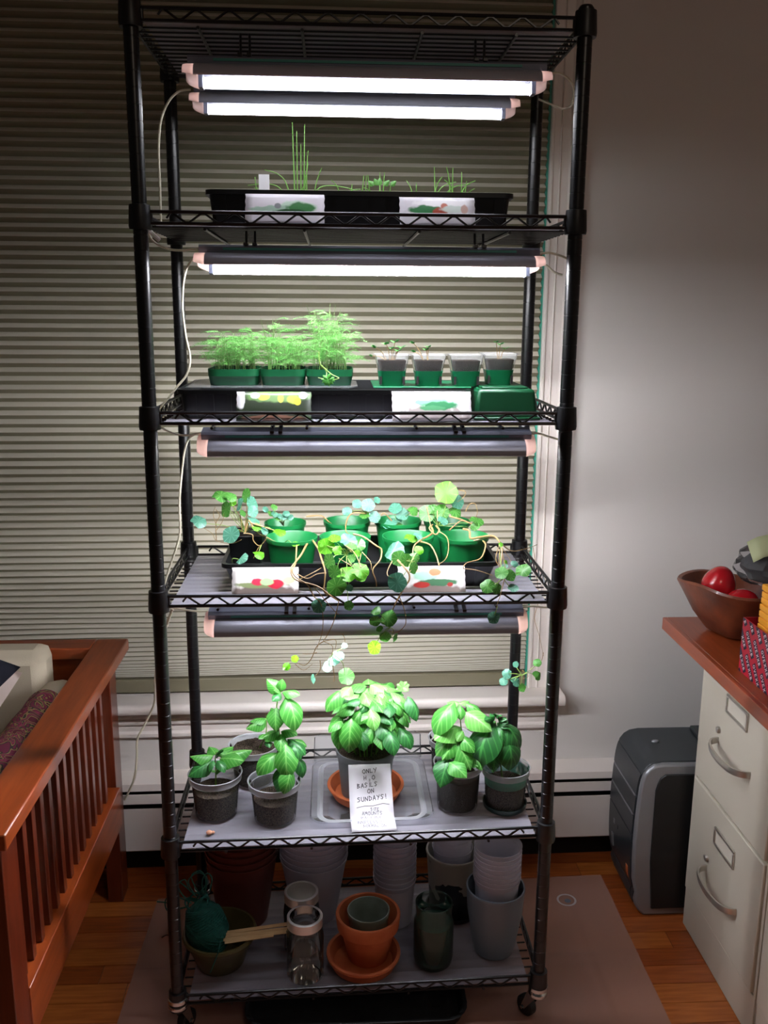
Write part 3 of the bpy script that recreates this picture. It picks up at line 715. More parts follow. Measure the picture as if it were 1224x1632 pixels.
# clear seedling cups set in green cells
M_clear = glassy('clear_plastic', 'F6F8FA', .055, .12)
M_frost = glassy('frosted_clear_plastic', 'F2F4F8', .30, .3, 'F2F4FA')
M_hazy = glassy('hazy_clear_plastic', 'F6F8FA', .12, .2)
def seed_cup(label, x, y, z, plant, group='clear cups of seedlings in green cells'):
    t = thing('seedling_cup', label, 'seedling cup', (x, y, z), group)
    def sq(hw, zz, r=.008, n=4):
        out = []
        for sx, sy, a0 in ((1, 1, 0), (-1, 1, PI/2), (-1, -1, PI), (1, -1, 3*PI/2)):
            for i in range(n+1): a = a0+PI/2*i/n; out.append(Vector((x+sx*(hw-r)+r*math.cos(a), y+sy*(hw-r)+r*math.sin(a), zz)))
        return out
    def loft(rg, close0=True, close1=True):
        b = MB(); n = len(rg[0])
        for q in rg: b.v += q
        for i in range(len(rg)-1): b.f += [(i*n+j, i*n+(j+1) % n, (i+1)*n+(j+1) % n, (i+1)*n+j) for j in range(n)]
        if close0: b.f.append(tuple(range(n))[::-1])
        if close1: b.f.append(tuple(range((len(rg)-1)*n, len(rg)*n)))
        return b
    cell = loft([sq(.022, z), sq(.0262, z+.028), sq(.0245, z+.028), sq(.0215, z+.001)]).build('green_cell', M_gcell, t)
    b = MB()
    for sx in (-1, 1): b.box(x+sx*.0215-.0022, x+sx*.0215+.0022, y-.0262, y-.0235, z+.003, z+.018)
    b.build('drain_slots', M_dark, t)
    loft([sq(.021, z+.002), sq(.0315, z+.058), sq(.0345, z+.058), sq(.0345, z+.0565)], True, False).build('clear_cup', M_hazy, t)
    loft([sq(.020, z+.003), sq(.0262, z+.047)]).build('soil', M_soil, t)
    for (dx, dz, s) in plant:
        pt = [Vector((x+dx*.3, y, z+.045)), Vector((x+dx*.6, y, z+.055+dz*.5)), Vector((x+dx, y-.004, z+.058+dz))]
        stem(t, pt, .0009, M_vine)
        put_leaf(BAS['d'][2], t, pt[-1], (dx*8+.1, -.3, .4), (0, -.3, 1), s)
        put_leaf(BAS['m'][0], t, pt[-1], (-.6, -.3, .5), (0, -.3, 1), s*.8)
    return t
M_gcell = mat('green_cell_plastic', '0B6E45', .35, transl=.1)
base = MB(); bx0, bx1 = at(596, 610, .08).x, at(752, 610, .08).x
base.prism([(bx0, .085), (bx0+.05, .083), (bx0+.06, .09), (bx1-.09, .09), (bx1-.08, .084), (bx1, .085), (bx1+.01, .25), (bx0-.0, .25)], 'z', tz+.0525, tz+.0555)
solo(base, 'drip_plate', M_gcell, 'flat green drip plate under the three left seedling cups', 'drip plate', loc=((bx0+bx1)/2, .16, tz+.053), bevel=.001)
zc = tz+.056
seed_cup('clear seedling cup leftmost of the row, leggy reddish sprouts spilling out', at(624, 600, .115).x, .118, zc, [(-.03, .012, .014), (-.01, .018, .013), (.006, .022, .014), (.018, .012, .013), (-.036, -.004, .011), (.0, .01, .01), (.012, .006, .012)])
seed_cup('clear seedling cup second from the left, small round green leaves', at(682, 600, .115).x, .118, zc, [(-.028, .02, .012), (-.026, .004, .011), (-.004, .008, .011), (.0, .013, .01)])
seed_cup('clear seedling cup third from the left, bare dark soil', at(741, 600, .115).x, .118, zc, [])
# upturned green box
bz0, bz1 = tz, tz+.055; gx0, gx1 = .2125, at(856, 640, .04).x
gb = thing('green_box', 'dark green upturned box under the rightmost seedling cup', 'box', ((gx0+gx1)/2, .11, tz))
b = MB(); b.v = [Vector(v) for v in [(gx0-.002, .035, bz0), (gx1+.003, .035, bz0), (gx1+.003, .225, bz0), (gx0-.002, .225, bz0), (gx0+.003, .042, bz1), (gx1-.004, .042, bz1), (gx1-.004, .215, bz1), (gx0+.003, .215, bz1)]]
b.f = [(0, 3, 2, 1), (4, 5, 6, 7), (0, 1, 5, 4), (1, 2, 6, 5), (2, 3, 7, 6), (3, 0, 4, 7)]
b.build('box_body', M_dgpl, gb, bevel=.006)
b = MB(); b.box(gx0-.005, gx1+.006, .031, .229, bz0, bz0+.005); b.build('rim', M_dgpl, gb, bevel=.002)
b = MB(); b.box(gx0+.012, gx1-.014, .055, .200, bz1, bz1+.003); b.build('raised_panel', M_dgpl, gb, bevel=.0015)
seed_cup('clear seedling cup rightmost, standing on the green box with one sprig', at(794, 600, .115).x, .118, bz1+.0035, [(.002, .016, .012), (.012, .008, .01), (-.006, .02, .009)])
x0, x1 = at(377, 645, .035).x, at(496, 645, .035).x
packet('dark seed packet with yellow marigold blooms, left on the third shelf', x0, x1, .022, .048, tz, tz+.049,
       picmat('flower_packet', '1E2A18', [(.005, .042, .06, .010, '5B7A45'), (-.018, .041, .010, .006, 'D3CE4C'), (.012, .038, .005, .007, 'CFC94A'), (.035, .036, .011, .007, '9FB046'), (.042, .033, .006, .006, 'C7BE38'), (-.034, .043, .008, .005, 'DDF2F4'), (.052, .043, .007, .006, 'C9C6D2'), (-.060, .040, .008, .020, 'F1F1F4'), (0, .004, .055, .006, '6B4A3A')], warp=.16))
x0, x1 = at(625, 645, .035).x, at(751, 645, .035).x
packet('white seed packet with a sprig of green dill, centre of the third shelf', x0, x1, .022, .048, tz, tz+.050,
       picmat('dill_packet', 'EFEDF0', [(0, .008, .075, .017, 'A49A98'), (.005, .031, .036, .006, '7FC79A'), (.014, .026, .030, .007, '2F7A4E'), (.0, .022, .020, .004, '4A8F62')], warp=.3))  # wide grey patch along the foot is shade put into the colour

# ------------------------------------------------------------------ shelf 4: nasturtiums
tz = S(4)+.0005
tr4 = tray('seed_tray', 'deep black tray full of green pots on the fourth shelf', 'seed tray', at(351, 900, .075).x, at(797, 900, .075).x, .075, .305, tz, tz+.054, M_tray, taper=.022, ribs=18)
zb = tz+.003
def green_pot(px, Y, r, h, label, empty=True, cat='pot', group='round green pots in the fourth-shelf tray', m=None, soilz=.5):
    x = at(px, 855, Y).x; t = thing('green_pot' if m is None else 'black_pot', label, cat, (x, Y, zb), group)
    round_pot(t, (x, Y, zb), r, r*.74, h, m or M_gpl, lip=.0015, liph=.008)
    soil_disc(t, (x, Y, zb), r*(.74+.26*soilz)-.0025, h*soilz, seed=int(px))
    return t
PF, PB = .147, .251
g1 = green_pot(465, PF, .0500, .088, 'green pot with sprawling nasturtium vines, leftmost in the front row')
g2 = green_pot(550, PF, .0495, .088, 'green pot in the front row, drooping nasturtium clump before it')
g3 = green_pot(650, PF, .0500, .088, 'green pot in the front row, third from the left, long hanging vine')
g4 = green_pot(738, PF, .0500, .088, 'green pot at the right end of the front row, vine trailing right')
g5 = green_pot(455, PB-.002, .0420, .094, 'green pot in the back row with short sprigs, at left', soilz=.8)
g6 = green_pot(553, PB, .0480, .096, 'green pot in the back row, centre left, pale stem arching over its rim')
g7 = green_pot(634, PB, .0480, .096, 'green pot in the back row, centre right, blue-green leaves in it', soilz=.75)
g8 = green_pot(712, PB, .0480, .094, 'green pot in the back row at right, tall bright round leaf above', soilz=.7)
bpx = at(398, 855, PF+.05).x
gk = thing('black_pot', 'square black pot of nasturtium at the left end of the tray', 'pot', (bpx, .20, zb))
bpx -= .006; b = MB(); hw = .034
b.v = [Vector(v) for v in [(bpx-.026, .172, zb), (bpx+.026, .172, zb), (bpx+.026, .228, zb), (bpx-.026, .228, zb), (bpx-hw, .16, zb+.085), (bpx+hw, .16, zb+.085), (bpx+hw, .24, zb+.085), (bpx-hw, .24, zb+.085),
     (bpx-hw+.002, .162, zb+.085), (bpx+hw-.002, .162, zb+.085), (bpx+hw-.002, .238, zb+.085), (bpx-hw+.002, .238, zb+.085), (bpx-.031, .166, zb+.07), (bpx+.031, .166, zb+.07), (bpx+.031, .234, zb+.07), (bpx-.031, .234, zb+.07)]]
b.f = [(0, 3, 2, 1), (0, 1, 5, 4), (1, 2, 6, 5), (2, 3, 7, 6), (3, 0, 4, 7), (4, 5, 9, 8), (5, 6, 10, 9), (6, 7, 11, 10), (7, 4, 8, 11), (8, 9, 13, 12), (9, 10, 14, 13), (10, 11, 15, 14), (11, 8, 12, 15)]
b.build('pot', M_tray, gk, bevel=.0015)
MB().grid(lambda u, v: Vector((bpx-.031+.062*u, .166+.068*v, zb+.071+rd.uniform(-.002, .003))), 8, 8).build('soil', M_soil, gk)

def NL(parent, x, y, Y, rpx, kind, n, anchor=None, var=0, vine=True):
    """nasturtium leaf: centre pixel + depth, radius in px, facing n; a thin petiole to the anchor"""
    c = at(x, y, Y); D = (c-CAM).dot(fwd); r = rpx*D/F_PX; n = Vector(n).normalized()
    put_leaf(NAS[kind][var], parent, c, n.orthogonal(), n, r)
    if anchor is not None:
        a = at(*anchor); mid = (a+c)/2 + Vector((rd.uniform(-.006, .006), -.003, rd.uniform(0, .008)))
        e = c - n*r*.06
        stem(parent, [a, mid, e-n*.006, e], .0008, M_vgreen, 5, 'petiole')
def V(parent, pts, Y, r=.0014, m=None, name='vine'):
    P = [at(p[0], p[1], p[2] if len(p) > 2 else Y) for p in pts]; return stem(parent, P, r, m or M_vine, 6, name)
# black pot plant
A0 = (392, 848, .19)
for x, y, Y, r, k, n, v in [(352, 789, .19, 14, 'g', (.1, -.45, .9), 1), (368, 791, .185, 10, 'g', (.3, -.5, .8), 1), (360, 812, .18, 13, 'g', (-.8, -.7, .2), 0), (371, 802, .19, 6, 'y', (0, -.6, .8), 0), (392, 790, .19, 12, 'g', (-.75, -.6, .3), 0), (402, 803, .185, 13, 'b', (.85, -.5, .3), 0),
                            (380, 804, .18, 11, 'b', (-.85, -.35, .4), 1), (403, 815, .175, 10, 'b', (.6, -.7, .3), 0), (317, 830, .16, 13, 'b', (.3, -.45, .75), 1), (368, 852, .15, 15, 'b', (-.35, -.75, .55), 0), (405, 829, .15, 12, 'b', (.6, -.3, .7), 2), (409, 840, .14, 8, 'y', (.2, -.6, .7), 0), (421, 845, .14, 8, 'b', (.5, -.4, .8), 1), (387, 818, .18, 6, 'g', (.6, -.5, .5), 0)]:
    NL(gk, x, y, Y, r, k, n, A0, v)
NL(gk, 445, 847, .12, 11, 'y', (.1, -.25, .95), (420, 840, .14), 1); NL(gk, 471, 867, .10, 7, 'y', (0, -.3, .9), (455, 864, .11), 0)
NL(gk, 413, 882, .09, 10, 'y', (.4, -.3, .8), (417, 868, .12), 2); NL(gk, 384, 889, .09, 11, 'b', (-.5, -.3, .8), (370, 897, .09), 2)
V(gk, [(390, 850), (396, 830), (402, 838), (412, 850), (424, 856), (440, 864), (457, 868)], .14, .0020); V(gk, [(398, 833), (415, 838), (430, 843), (442, 846)], .14, .0018)
V(gk, [(388, 850), (402, 852), (404, 862), (414, 870), (426, 857)], .13, .0012); V(gk, [(414, 870), (408, 880), (404, 890)], .11, .0010)
V(gk, [(386, 848), (383, 825), (372, 806)], .18, .0010); V(gk, [(390, 848), (393, 815), (392, 800)], .18, .0010); V(gk, [(394, 848), (398, 825), (401, 812)], .18, .0010)
V(gk, [(385, 860), (370, 866), (345, 862), (338, 850), (318, 838)], .16, .0008); V(gk, [(345, 862), (344, 835), (350, 822), (344, 812)], .17, .0009); V(gk, [(345, 845), (354, 832), (357, 820)], .17, .0007); V(gk, [(345, 838), (340, 820), (343, 808)], .17, .0007)
# back-left pot sprigs
for x, y, r in [(424, 812, 6), (431, 818, 5), (437, 808, 6), (438, 819, 6), (446, 822, 5), (456, 818, 6), (462, 824, 6), (452, 824, 5), (443, 826, 5)]:
    NL(g5, x, y, .22, r, 'g' if x % 2 else 'b', (.3-.02*(x-440), -.5, .6), (452, 838, .235), 1)
# front row vines
V(g1, [(497, 862, .13), (490, 866, .11), (480, 884, .06), (470, 897, .03), (464, 906, .015), (466, 918, .0), (476, 926, -.01), (505, 934, -.015), (525, 948, -.015), (540, 958, -.015)], 0, .0022)
V(g1, [(498, 861, .12), (507, 874, .08), (512, 890, .04), (518, 910, 0), (517, 930, -.01), (516, 941, -.015), (522, 950, -.015)], 0, .0020)
V(g1, [(473, 868, .10), (472, 884, .06), (471, 898, .03), (466, 910, .0), (472, 920, -.01), (490, 932, -.014), (500, 950, -.016), (509, 958, -.017), (513, 967, -.02)], 0, .0016)
V(g1, [(474, 915, 0), (490, 922, -.01), (505, 915, -.01), (520, 913, 0)], 0, .0012); V(g1, [(476, 924, 0), (500, 912, 0), (512, 905, .02)], 0, .0010)
NL(g1, 508, 966, -.020, 12, 'b', (.05, -.95, .2), None, 1)
V(g1, [(514, 975, -.02), (515, 990, -.02), (513, 1010, -.022), (508, 1025, -.02), (505, 1035, -.02)], 0, .0008); V(g1, [(500, 935, -.015), (530, 970, -.02), (540, 980, -.02)], 0, .0009)
V(g2, [(560, 880, .04), (553, 872, .09), (550, 862, .12)], 0, .0012)
V(g2, [(563, 851, .1), (580, 856, .09), (600, 870, .06), (608, 876, .04), (606, 892, .01), (594, 908, -.01), (599, 925, -.012), (600, 935, -.012)], 0, .0018)
for x, y, Y, r, k, n, v in [(520, 871, .06, 14, 'y', (.1, -.9, .35), 0), (512, 866, .06, 6, 'y', (-.3, -.8, .4), 0), (538, 877, .05, 8, 'y', (.2, -.7, .5), 1), (556, 861, .07, 15, 'b', (.3, -.6, .75), 1), (570, 868, .07, 12, 'g', (-.4, -.5, .7), 2), (533, 858, .07, 11, 'y', (0, -.3, .9), 0), (560, 870, .06, 9, 'g', (.2, -.4, .8), 0),
                            (560, 890, .04, 7, 'g', (0, -.8, .5), 0), (552, 913, .0, 17, 'y', (-.2, -.45, .85), 1), (574, 908, -.005, 15, 'y', (.15, -.6, .75), 1), (575, 918, -.01, 10, 'y', (.2, -.75, .6), 0), (525, 895, .03, 13, 'g', (-.7, -.7, .1), 0), (533, 912, .01, 12, 'g', (-.5, -.8, .1), 0), (536, 935, -.02, 16, 'g', (.1, -.97, -.1), 0), (545, 928, -.015, 9, 'g', (.5, -.8, 0), 1),
                            (557, 937, -.016, 6, 'b', (.2, -.8, .5), 0), (556, 965, -.02, 8, 'g', (.1, -.9, .3), 0), (569, 882, .05, 6, 'y', (0, -.8, .5), 0)]:
    NL(g2, x, y, Y, r, k, n, (552, 884, .06) if y < 925 else (545, 905, .01), v)
V(g2, [(575, 905, .0), (570, 890, .02), (562, 878, .04), (548, 868, .06)], 0, .0012); V(g2, [(577, 880, .03), (590, 895, .0), (592, 908, -.01)], 0, .0010); V(g2, [(572, 898, .0), (576, 882, .03)], 0, .0010); V(g2, [(540, 890, .02), (560, 902, 0), (565, 908, 0)], 0, .0009)
# back middle pots
V(g6, [(551, 838, .20), (554, 826, .20), (562, 818, .20), (578, 818, .21), (590, 820, .22)], 0, .0018); V(g6, [(488, 823, .2), (512, 822, .2), (523, 831, .2), (528, 834, .21)], 0, .0017); V(g6, [(551, 838, .19), (552, 848, .17), (562, 854, .13), (567, 852, .10)], 0, .0010)
for x, y, r, k, n in [(553, 815, 8, 'b', (0, -.8, .6)), (569, 803, 8, 'b', (.1, -.8, .6)), (587, 805, 11, 'b', (0, -.9, .5)), (601, 797, 6, 'b', (.5, -.7, .5)), (597, 824, 10, 'b', (.3, -.8, .4)), (581, 821, 9, 'g', (-.1, -.4, .9))]: NL(g6, x, y, .21, r, k, n, (585, 822, .22))
for x, y, r, k, n in [(630, 810, 11, 'b', (-.2, -.6, .8)), (641, 819, 11, 'b', (.2, -.8, .6)), (623, 833, 10, 'b', (-.2, -.5, .8)), (616, 838, 6, 'b', (0, -.6, .8)), (636, 827, 6, 'b', (.4, -.6, .6)), (637, 838, 5, 'g', (0, -.6, .7))]: NL(g7, x, y, .215, r, k, n, (634, 842, .225))
NL(g7, 659, 813, .21, 9, 'g', (.3, -.6, .7), (640, 828, .22), 2); V(g7, [(634, 842, .22), (621, 826, .22), (612, 818, .22), (607, 822, .22)], 0, .0016)
# right back pot: tall bright leaf
for x, y, Y, r, k, n, v in [(711, 785, .20, 19, 'y', (.05, -.88, .45), 0), (729, 800, .22, 12, 'b', (.4, -.8, .4), 0), (681, 818, .21, 14, 'g', (-.2, -.85, .4), 0), (704, 816, .20, 13, 'g', (.2, -.85, .4), 0), (725, 814, .21, 12, 'g', (.2, -.5, .8), 2), (706, 829, .17, 9, 'b', (.3, -.5, .8), 1), (760, 829, .20, 12, 'g', (.2, -.35, .9), 1), (757, 839, .19, 8, 'g', (-.3, -.6, .6), 0), (690, 812, .21, 9, 'g', (0, -.7, .5), 0)]:
    NL(g8, x, y, Y, r, k, n, (698, 838, .20), v)
V(g8, [(680, 808, .19), (684, 825, .18), (686, 838, .17)], 0, .0013); V(g8, [(697, 814, .19), (697, 832, .18)], 0, .0012); V(g8, [(731, 781, .21), (742, 784, .21), (738, 793, .21), (729, 800, .21)], 0, .0009)
V(g8, [(742, 815, .2), (748, 804, .2), (757, 803, .2), (761, 816, .2), (758, 825, .2)], 0, .0010); V(g8, [(716, 823, .19), (735, 828, .18), (752, 835, .18)], 0, .0020); V(g8, [(716, 845, .16), (724, 838, .17), (735, 830, .17), (748, 834, .17)], 0, .0014)
# front pot 3: knot of stems, long hanging vine
V(g3, [(686, 838, .15), (690, 848, .13), (680, 856, .11), (668, 862, .09), (685, 868, .06), (695, 885, .03), (700, 902, .005)], 0, .0022); V(g3, [(695, 838, .15), (700, 845, .13), (694, 852, .12), (684, 842, .13), (690, 836, .13)], 0, .0020)
V(g3, [(700, 847, .12), (712, 856, .1), (715, 872, .06), (711, 890, .03), (700, 899, .01)], 0, .0012); V(g3, [(672, 860, .09), (660, 870, .06), (657, 890, .03), (655, 905, .01)], 0, .0016)
V(g3, [(634, 893, .03), (645, 905, .0), (652, 915, -.01), (652, 925, -.014), (645, 935, -.016), (638, 948, -.018), (630, 962, -.02), (626, 972, -.02)], 0, .0020); V(g3, [(625, 894, .03), (617, 912, .0), (622, 920, -.01), (640, 922, -.012)], 0, .0010); V(g3, [(660, 895, .02), (653, 912, -.01)], 0, .0012)
V(g3, [(636, 950, -.018), (644, 970, -.02), (647, 990, -.022), (643, 1000, -.024), (632, 1008, -.024), (620, 1006, -.024)], 0, .0009)
for x, y, Y, r, k, n, v in [(655, 856, .09, 11, 'y', (.1, -.3, .9), 1), (666, 853, .09, 8, 'b', (.3, -.3, .9), 1), (627, 877, .05, 17, 'b', (-.4, -.6, .65), 2), (636, 890, .03, 13, 'g', (-.3, -.8, .3), 0), (648, 893, .02, 11, 'g', (.5, -.8, .2), 0), (661, 888, .03, 9, 'g', (.2, -.7, .5), 2), (668, 876, .05, 8, 'y', (.2, -.6, .6), 1), (659, 905, .0, 10, 'g', (.6, -.7, .1), 0), (633, 928, -.015, 16, 'b', (-.3, -.92, .1), 0)]:
    NL(g3, x, y, Y, r, k, n, (655, 895, .02) if y > 870 else (664, 862, .09), v)
for x, y, r, k, n, v in [(618, 984, 14, 'g', (-.35, -.75, .55), 2), (598, 972, 9, 'g', (-.3, -.35, .8), 2), (598, 990, 10, 'g', (0, -.9, -.3), 0), (605, 1002, 6, 'g', (.3, -.8, -.2), 0), (614, 1015, 10, 'g', (0, -.9, -.3), 0), (630, 1016, 8, 'g', (.8, -.5, -.2), 0), (597, 1032, 11, 'y', (.2, -.85, .4), 1)]:
    NL(g3, x, y, -.022, r, k, n, (622, 1000, -.022), v)
# hanging end with the pale backlit leaves above the big basil
V(g1, [(540, 958, -.018), (532, 990, -.02), (520, 1015, -.02), (516, 1022, -.02), (530, 1030, -.02), (528, 1048, -.02)], 0, .0009); V(g1, [(516, 1022, -.02), (505, 1030, -.02), (496, 1050, -.02), (486, 1060, -.02), (472, 1056, -.02)], 0, .0011); V(g1, [(516, 1022, -.02), (535, 1020, -.02), (534, 1035, -.02)], 0, .0008)
V(g1, [(505, 1040, -.02), (495, 1042, -.02), (482, 1042, -.02)], 0, .0008); V(g1, [(470, 1058, -.02), (484, 1068, -.02), (498, 1058, -.02)], 0, .0006); V(g1, [(510, 1052, -.02), (510, 1068, -.02), (500, 1080, -.02)], 0, .0009)
for x, y, r, k, n, v in [(470, 1050, 6, 'y', (0, -.9, .3), 0), (456, 1062, 7, 'y', (-.3, -.6, .6), 1), (549, 1029, 5, 'b', (0, -.6, .8), 0), (539, 1044, 10, 'b', (.1, -.45, .9), 1), (532, 1053, 10, 'b', (-.1, -.5, .9), 0), (523, 1062, 10, 'b', (-.4, -.6, .7), 0), (552, 1078, 14, 'g', (.35, -.75, .6), 0), (499, 1082, 8, 'b', (.9, -.3, .2), 0)]:
    NL(g1, x, y, .035 if x > 515 else -.02, r*1.0, k, n, (530, 1042, .02) if x > 515 else None, v)
V(g1, [(545, 1010, -.02), (549, 1016, -.02), (550, 1026, -.02)], 0, .0008); V(g1, [(530, 1060, -.02), (533, 1078, -.015), (532, 1086, -.01)], 0, .0010)
# right front pot: vine trailing to the right
V(g4, [(738, 843, .14), (748, 846, .13), (750, 858, .11), (765, 856, .1), (785, 854, .09), (795, 862, .07), (800, 878, .04), (798, 900, .02)], 0, .0024); V(g4, [(755, 862, .1), (772, 858, .1), (790, 856, .09)], 0, .0018); V(g4, [(770, 862, .09), (774, 870, .07), (766, 890, .04), (744, 897, .02), (738, 905, .01)], 0, .0016)
V(g4, [(738, 906, .01), (760, 909, .0), (785, 917, .0)], 0, .0010); V(g4, [(795, 862, .07), (815, 878, .12), (840, 874, .22), (856, 868, .30)], 0, .0012); V(g4, [(798, 870, .06), (812, 890, .06), (820, 905, .05), (824, 895, .08)], 0, .0006); V(g4, [(800, 880, .04), (806, 910, .01), (802, 930, -.01), (797, 950, -.018), (792, 965, -.02), (790, 985, -.02)], 0, .0009)
V(g4, [(797, 875, .04), (795, 895, .03), (800, 912, .01)], 0, .0008); V(g4, [(796, 868, .05), (790, 890, .03), (797, 905, .02)], 0, .0008)
for x, y, Y, r, k, n, v in [(799, 913, .0, 11, 'g', (-.3, -.7, .6), 0), (813, 917, .0, 10, 'g', (.3, -.8, .5), 0), (833, 908, .03, 13, 'g', (-.4, -.5, .8), 1), (777, 934, -.01, 12, 'g', (-.2, -.8, .6), 1), (792, 938, -.012, 9, 'g', (.3, -.85, .3), 1), (818, 937, -.01, 9, 'b', (0, -.45, .9), 0), (805, 902, .02, 5, 'b', (0, -.5, .8), 0), (787, 985, -.022, 10, 'b', (0, -.95, .1), 1), (798, 868, .05, 4, 'y', (0, -.7, .6), 0), (806, 896, .03, 4, 'y', (.4, -.7, .6), 1), (820, 898, .05, 6, 'b', (.1, -.6, .7), 1)]:
    NL(g4, x, y, Y, r, k, n, (803, 922, .0) if y < 960 else (793, 966, -.02), v)
# two tendrils hanging at the right end
V(g4, [(850, 872, .28), (858, 950, .2), (852, 985, .15), (860, 1015, .14), (866, 1045, .14)], 0, .0006); V(g4, [(866, 1040, .14), (862, 1055, .14), (848, 1065, .14), (835, 1075, .14)], 0, .0006); V(g4, [(832, 1068, .14), (842, 1078, .14), (830, 1082, .14)], 0, .0006)
for x, y, r, k, n, v in [(856, 1056, 7, 'g', (-.3, -.6, .6), 1), (857, 1076, 8, 'g', (.4, -.6, .6), 2), (822, 1059, 5, 'b', (0, -.8, .4), 0), (808, 1074, 8, 'b', (0, -.8, .4), 1), (802, 1086, 7, 'b', (-.5, -.7, .4), 1), (822, 1085, 9, 'b', (.4, -.5, .8), 2), (832, 1096, 7, 'g', (.3, -.8, .4), 0)]:
    NL(g4, x, y, .14, r, k, n, (832, 1076, .14), v)
x0, x1 = at(370, 925, .06).x, at(476, 925, .06).x
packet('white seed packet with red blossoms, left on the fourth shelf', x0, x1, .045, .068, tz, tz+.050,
       picmat('nasturtium_packet', 'F0ECE8', [(0, .006, .075, .014, '6E625C'), (-.008, .020, .05, .005, '7D8A5E'), (-.014, .026, .012, .006, 'C2304A'), (.020, .022, .016, .008, 'B8263C'), (.003, .026, .012, .006, 'A5CE93'), (.045, .028, .012, .006, 'BFD6A0')], warp=.2))  # first patch darkens the lower part: shadow painted over the print
x0, x1 = at(634, 925, .06).x, at(741, 925, .06).x
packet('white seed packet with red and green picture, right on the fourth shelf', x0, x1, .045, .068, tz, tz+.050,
       picmat('vegetable_packet', 'EFEDEC', [(0, .006, .075, .013, '80736C'), (-.012, .034, .026, .008, 'A9D6C2'), (.006, .040, .012, .006, 'D9815E'), (-.030, .044, .010, .004, 'E7A79B'), (.012, .022, .038, .006, '3F6B4C'), (-.020, .018, .016, .005, 'A3302C'), (.035, .018, .006, .004, 'A03833')], warp=.2))  # full-width dark band at the bottom is shadow worked into the packet colour

# ------------------------------------------------------------------ shelf 5: basil
def clear_cup(name, label, x, y, k, rt_, rb_, h, dz=0, soil=.72, group='clear deli cups of basil', m=None, sm=None):
    z = S(k, x)+.001+dz
    t = thing(name, label, 'potted herb', (x, y, z), group)
    MB().lathe([(.0005, 0), (rb_, 0), (rb_+.001, .003), (rt_-.004, h-.016), (rt_-.001, h-.015), (rt_, h-.002), (rt_+.0015, h), (rt_-.0005, h)], (x, y, z), 40).build('clear_cup', m or M_clear, t)
    MB().lathe([(rt_-.0010, h-.0145), (rt_+.0006, h-.0135), (rt_+.0012, h-.002), (rt_+.0030, h+.0004), (rt_+.0012, h+.0012), (rt_-.0004, h)], (x, y, z), 40).build('rolled_rim', M_frost, t)
    rs = rb_+(rt_-.004-rb_)*soil-.002
    b = MB(); b.lathe([(.0005, .003), (rb_-.003, .003), (rs, h*soil)], (x, y, z), 32); b.disc(rs, h*soil, (x, y, z), 32, 6, .0022, int(abs(x)*999))
    b.build('soil', sm or M_perl, t, normals=True)
    return t, z+h*soil
def BL(t, bx, by, tx, ty, Y0, Y1, k='m', i=0, n=(0, -.5, .85), ws=1.0, pet=None):
    a = at(bx, by, Y0); b_ = at(tx, ty, Y1); ch = b_-a; L = ch.length
    d = [.7, 1.3, 1.0, 1.7, .4][i]
    # the mesh sags by about droop/2 below its starting direction
    n_ = Vector(n); n_ = (n_-ch*(n_.dot(ch)/ch.length_squared)).normalized()
    q = Quaternion(ch.cross(n_).normalized(), d/2); di = q @ ch; nn = q @ n_
    ls = L*(d/2)/math.sin(d/2)
    put_leaf(BAS[k][i], t, a, di, nn, ls, wscale=ws*1.08)
    if pet is not None: stem(t, [pet, (pet+a)/2+Vector((0, 0, .004)), a], .0011)
LBL = 'clear deli cup of '
c1, zs1 = clear_cup('basil_pot', 'clear deli cup at the left front corner with a low spreading basil', -.296, .129, 5, .0532, .0419, .091, soil=.60)
A = at(343, 1212, .13)
stem(c1, [Vector((-.296, .129, zs1)), at(344, 1225, .129), A, at(345, 1198, .13)], .0018)
for p in [(340, 1205, 303, 1206, .13, .12, 'm', 4, (0, -.2, 1)), (338, 1214, 300, 1238, .12, .10, 'd', 0, (-.2, -.6, .7)), (346, 1205, 372, 1190, .13, .16, 'm', 0, (0, -.2, 1)), (350, 1205, 402, 1196, .13, .15, 'm', 4, (0, -.3, 1)), (350, 1210, 388, 1213, .12, .10, 'm', 0, (.1, -.5, .8)), (344, 1203, 333, 1190, .14, .17, 'm', 0, (0, -.3, 1)),
          (346, 1212, 358, 1232, .11, .09, 'd', 3, (.5, -.8, .3)), (340, 1212, 334, 1232, .11, .09, 'd', 3, (-.5, -.8, .3)), (345, 1228, 358, 1226, .12, .10, 'm', 0, (0, -.4, 1)), (345, 1205, 352, 1196, .13, .11, 'd', 0, (0, -.4, 1)), (343, 1228, 335, 1230, .12, .11, 'm', 0, (0, -.4, 1))]:
    BL(c1, *p)
c3, zs3 = clear_cup('basil_pot', 'clear deli cup behind the two left ones, a thin basil stem in it', -.228, .257, 5, .0527, .0420, .088, soil=.9)
stem(c3, [Vector((-.215, .257, zs3)), at(424, 1170, .25), at(424, 1140, .25)], .0016)
for p in [(424, 1145, 392, 1162, .25, .23, 'm', 4, (-.1, -.6, .8)), (425, 1146, 398, 1150, .25, .24, 'm', 0, (0, -.2, 1)), (422, 1172, 440, 1180, .24, .22, 'm', 0, (0, -.4, 1)), (424, 1170, 412, 1178, .24, .22, 'm', 0, (0, -.4, 1)), (425, 1178, 430, 1192, .24, .22, 'd', 1, (.1, -.6, .8))]:
    BL(c3, *p)
c2, zs2 = clear_cup('basil_pot', 'clear deli cup with the tall basil, big leaves drooping over it', -.172, .100, 5, .0526, .0414, .086, soil=.55)
stem(c2, [Vector((-.168, .100, zs2)), at(450, 1215, .1), at(444, 1160, .11), at(441, 1125, .11), at(448, 1100, .11)], .0021)
